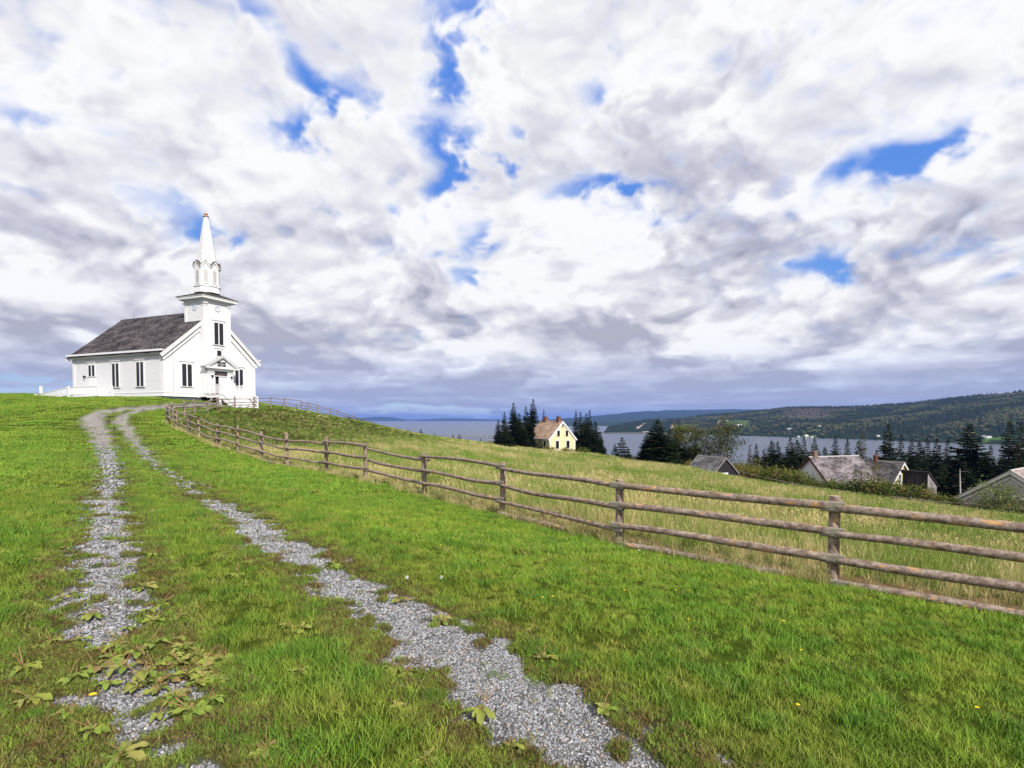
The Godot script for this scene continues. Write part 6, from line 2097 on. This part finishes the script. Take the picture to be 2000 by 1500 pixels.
		for k in 4:
			var sidev: Vector3 = Vector3(rd[5] * 0.8, 0, 0)
			quad(rs, pp[k] - sidev, pp[k + 1] - sidev, pp[k + 1] + sidev, pp[k] + sidev)
			quad(rs, pp[k] - sidev - Vector3(0, 8, 0), pp[k] - sidev, pp[k] + sidev, pp[k] + sidev - Vector3(0, 8, 0))
		tag(mi("dirt_road", done(rs), rough(lin(0.42, 0.35, 0.29))), rd[6], "", "", "structure")
	# farm buildings across the water: pixel, width, length, height, wall
	var fars := [[1443, 831.5, 20, 9, 6, 0, "long white farmhouse in the green clearing across the water"], [1542, 839.5, 14, 8, 5, 0, "white house alone in the far hillside woods"], [1574, 853.5, 11, 8, 6, 0, "larger white house on the far shoreline clearing"], [1586, 855, 6, 5, 3.5, 0, "small white shed at the right end of the far shoreline clearing"], [1560, 854, 6, 5, 3.5, 0, "small white shed at the left end of the far shoreline clearing"], [1600, 833.5, 9, 6, 4, 1, "grey house above the far hillside field"], [1715, 853, 8, 6, 4, 0, "white cottage among trees on the far shore"], [1921, 855.5, 9, 6, 4.5, 0, "white cottage left of the bright green far shore field"], [1931, 856, 9, 6, 4, 0, "low white cottage beside the bright green far shore field"], [1404.5, 836, 8, 7, 7, 0, "tall white house below the far clearing"], [1420, 823, 8, 6, 4, 1, "grey house above the far green clearing"], [1318, 822.5, 14, 8, 5, 2, "tan roofed house on the far headland crest"], [1331, 822.5, 12, 8, 5, 2, "tan barn on the far headland crest right of its neighbour"], [1349.5, 846.5, 9, 7, 7, 0, "white church like house near the far shore"], [1260, 845.5, 26, 10, 5, 1, "long grey wharf shed by the far sand spit"]]
	var wallm := [rough(lin(0.75, 0.75, 0.75)), rough(lin(0.42, 0.42, 0.42)), rough(lin(0.50, 0.36, 0.22))]
	var roofm := [rough(lin(0.45, 0.45, 0.47)), rough(lin(0.30, 0.30, 0.30)), rough(lin(0.42, 0.26, 0.16))]
	var dk := rough(lin(0.03, 0.03, 0.035))
	for e in fars:
		var p := hill_hit(e[0], e[1])
		var o := thing("far_house", p, rng.randf_range(-0.5, 0.5), e[6], "house", "houses across the water")
		var w: float = e[2]; var l: float = e[3]; var h: float = e[4]
		boxpart(o, "wall", wallm[e[5]], Vector3(-w / 2, -4, -l / 2), Vector3(w / 2, h * 0.6, l / 2))
		var st := st_new()
		prism(st, PackedVector2Array([Vector2(-l / 2 - 0.4, h * 0.6), Vector2(l / 2 + 0.4, h * 0.6), Vector2(0, h)]), -w / 2 - 0.3, w / 2 + 0.3, Transform3D(Basis(Vector3.UP, PI / 2), Vector3.ZERO))
		mi("roof", done(st), roofm[e[5]], o)
		for k in 3: boxpart(o, "window", dk, Vector3(-w * 0.35 + w * 0.28 * k, h * 0.2, l / 2), Vector3(-w * 0.35 + w * 0.28 * k + w * 0.1, h * 0.45, l / 2 + 0.05))
	# causeway bridge over the narrows
	var bd := 1500.0
	var bx0: float = (893.0 - 1000.0) / F * bd; var bx1: float = (985.0 - 1000.0) / F * bd
	var br := thing("bridge", Vector3(bx0, SEA, -bd), 0.0, "low steel girder bridge on piers crossing the narrows left of the spruces", "bridge")
	var steel := rough(lin(0.16, 0.17, 0.16)); var conc := rough(lin(0.30, 0.29, 0.26))
	boxpart(br, "deck", conc, Vector3(0, 5.6, -5), Vector3(bx1 - bx0, 6.8, 5))
	boxpart(br, "girder", steel, Vector3(0, 3.6, -4), Vector3(bx1 - bx0, 5.59, 4))
	for k in 7:
		var x := 8.0 + k * 18.0
		boxpart(br, "pier", conc, Vector3(x - 1.3, -3, -4), Vector3(x + 1.3, 3.59, 4))
	for k in 13:
		var x := 4.0 + k * 9.0
		boxpart(br, "parapet_post", steel, Vector3(x - 0.25, 6.81, 4.2), Vector3(x + 0.25, 9.2, 4.7))
	boxpart(br, "parapet_rail", steel, Vector3(0, 8.7, 4.75), Vector3(bx1 - bx0, 9.3, 5.0))

func hill_hit(px: float, py: float) -> Vector3:
	var best := hill_point(px, 0.0)
	for i in 240:
		var p := hill_point(px, i / 239.0)
		if pix(p).y <= py: return p
		best = p
	return best
var church_t := Transform3D(Basis(Vector3.UP, deg_to_rad(67.0)), Vector3(-35.77, 2.4 + EYE, -58.0))

func build() -> void:
	var t0 := Time.get_ticks_msec()
	fit_terrain()
	for e in [[9.95, -3.6], [7.3, -5.9]]: posts.append(Hp(Vector3(e[0], 0, e[1])))
	for e in post_px: posts.append(Hp(at(e[0], e[1], e[2])))
	for e in post2_px: posts2.append(Hp(at(e[0], e[1], e[2])))
	make_ruts()
	make_ground()
	make_sea()
	print("ground ", Time.get_ticks_msec() - t0)
	make_far()
	make_church()
	make_houses()
	print("buildings ", Time.get_ticks_msec() - t0)
	make_trees()
	print("trees ", Time.get_ticks_msec() - t0)
	make_fence()
	print("fence ", Time.get_ticks_msec() - t0)
	make_turf()
	print("turf ", Time.get_ticks_msec() - t0)
	make_gravel()
	make_plantains()
	print("plants ", Time.get_ticks_msec() - t0)
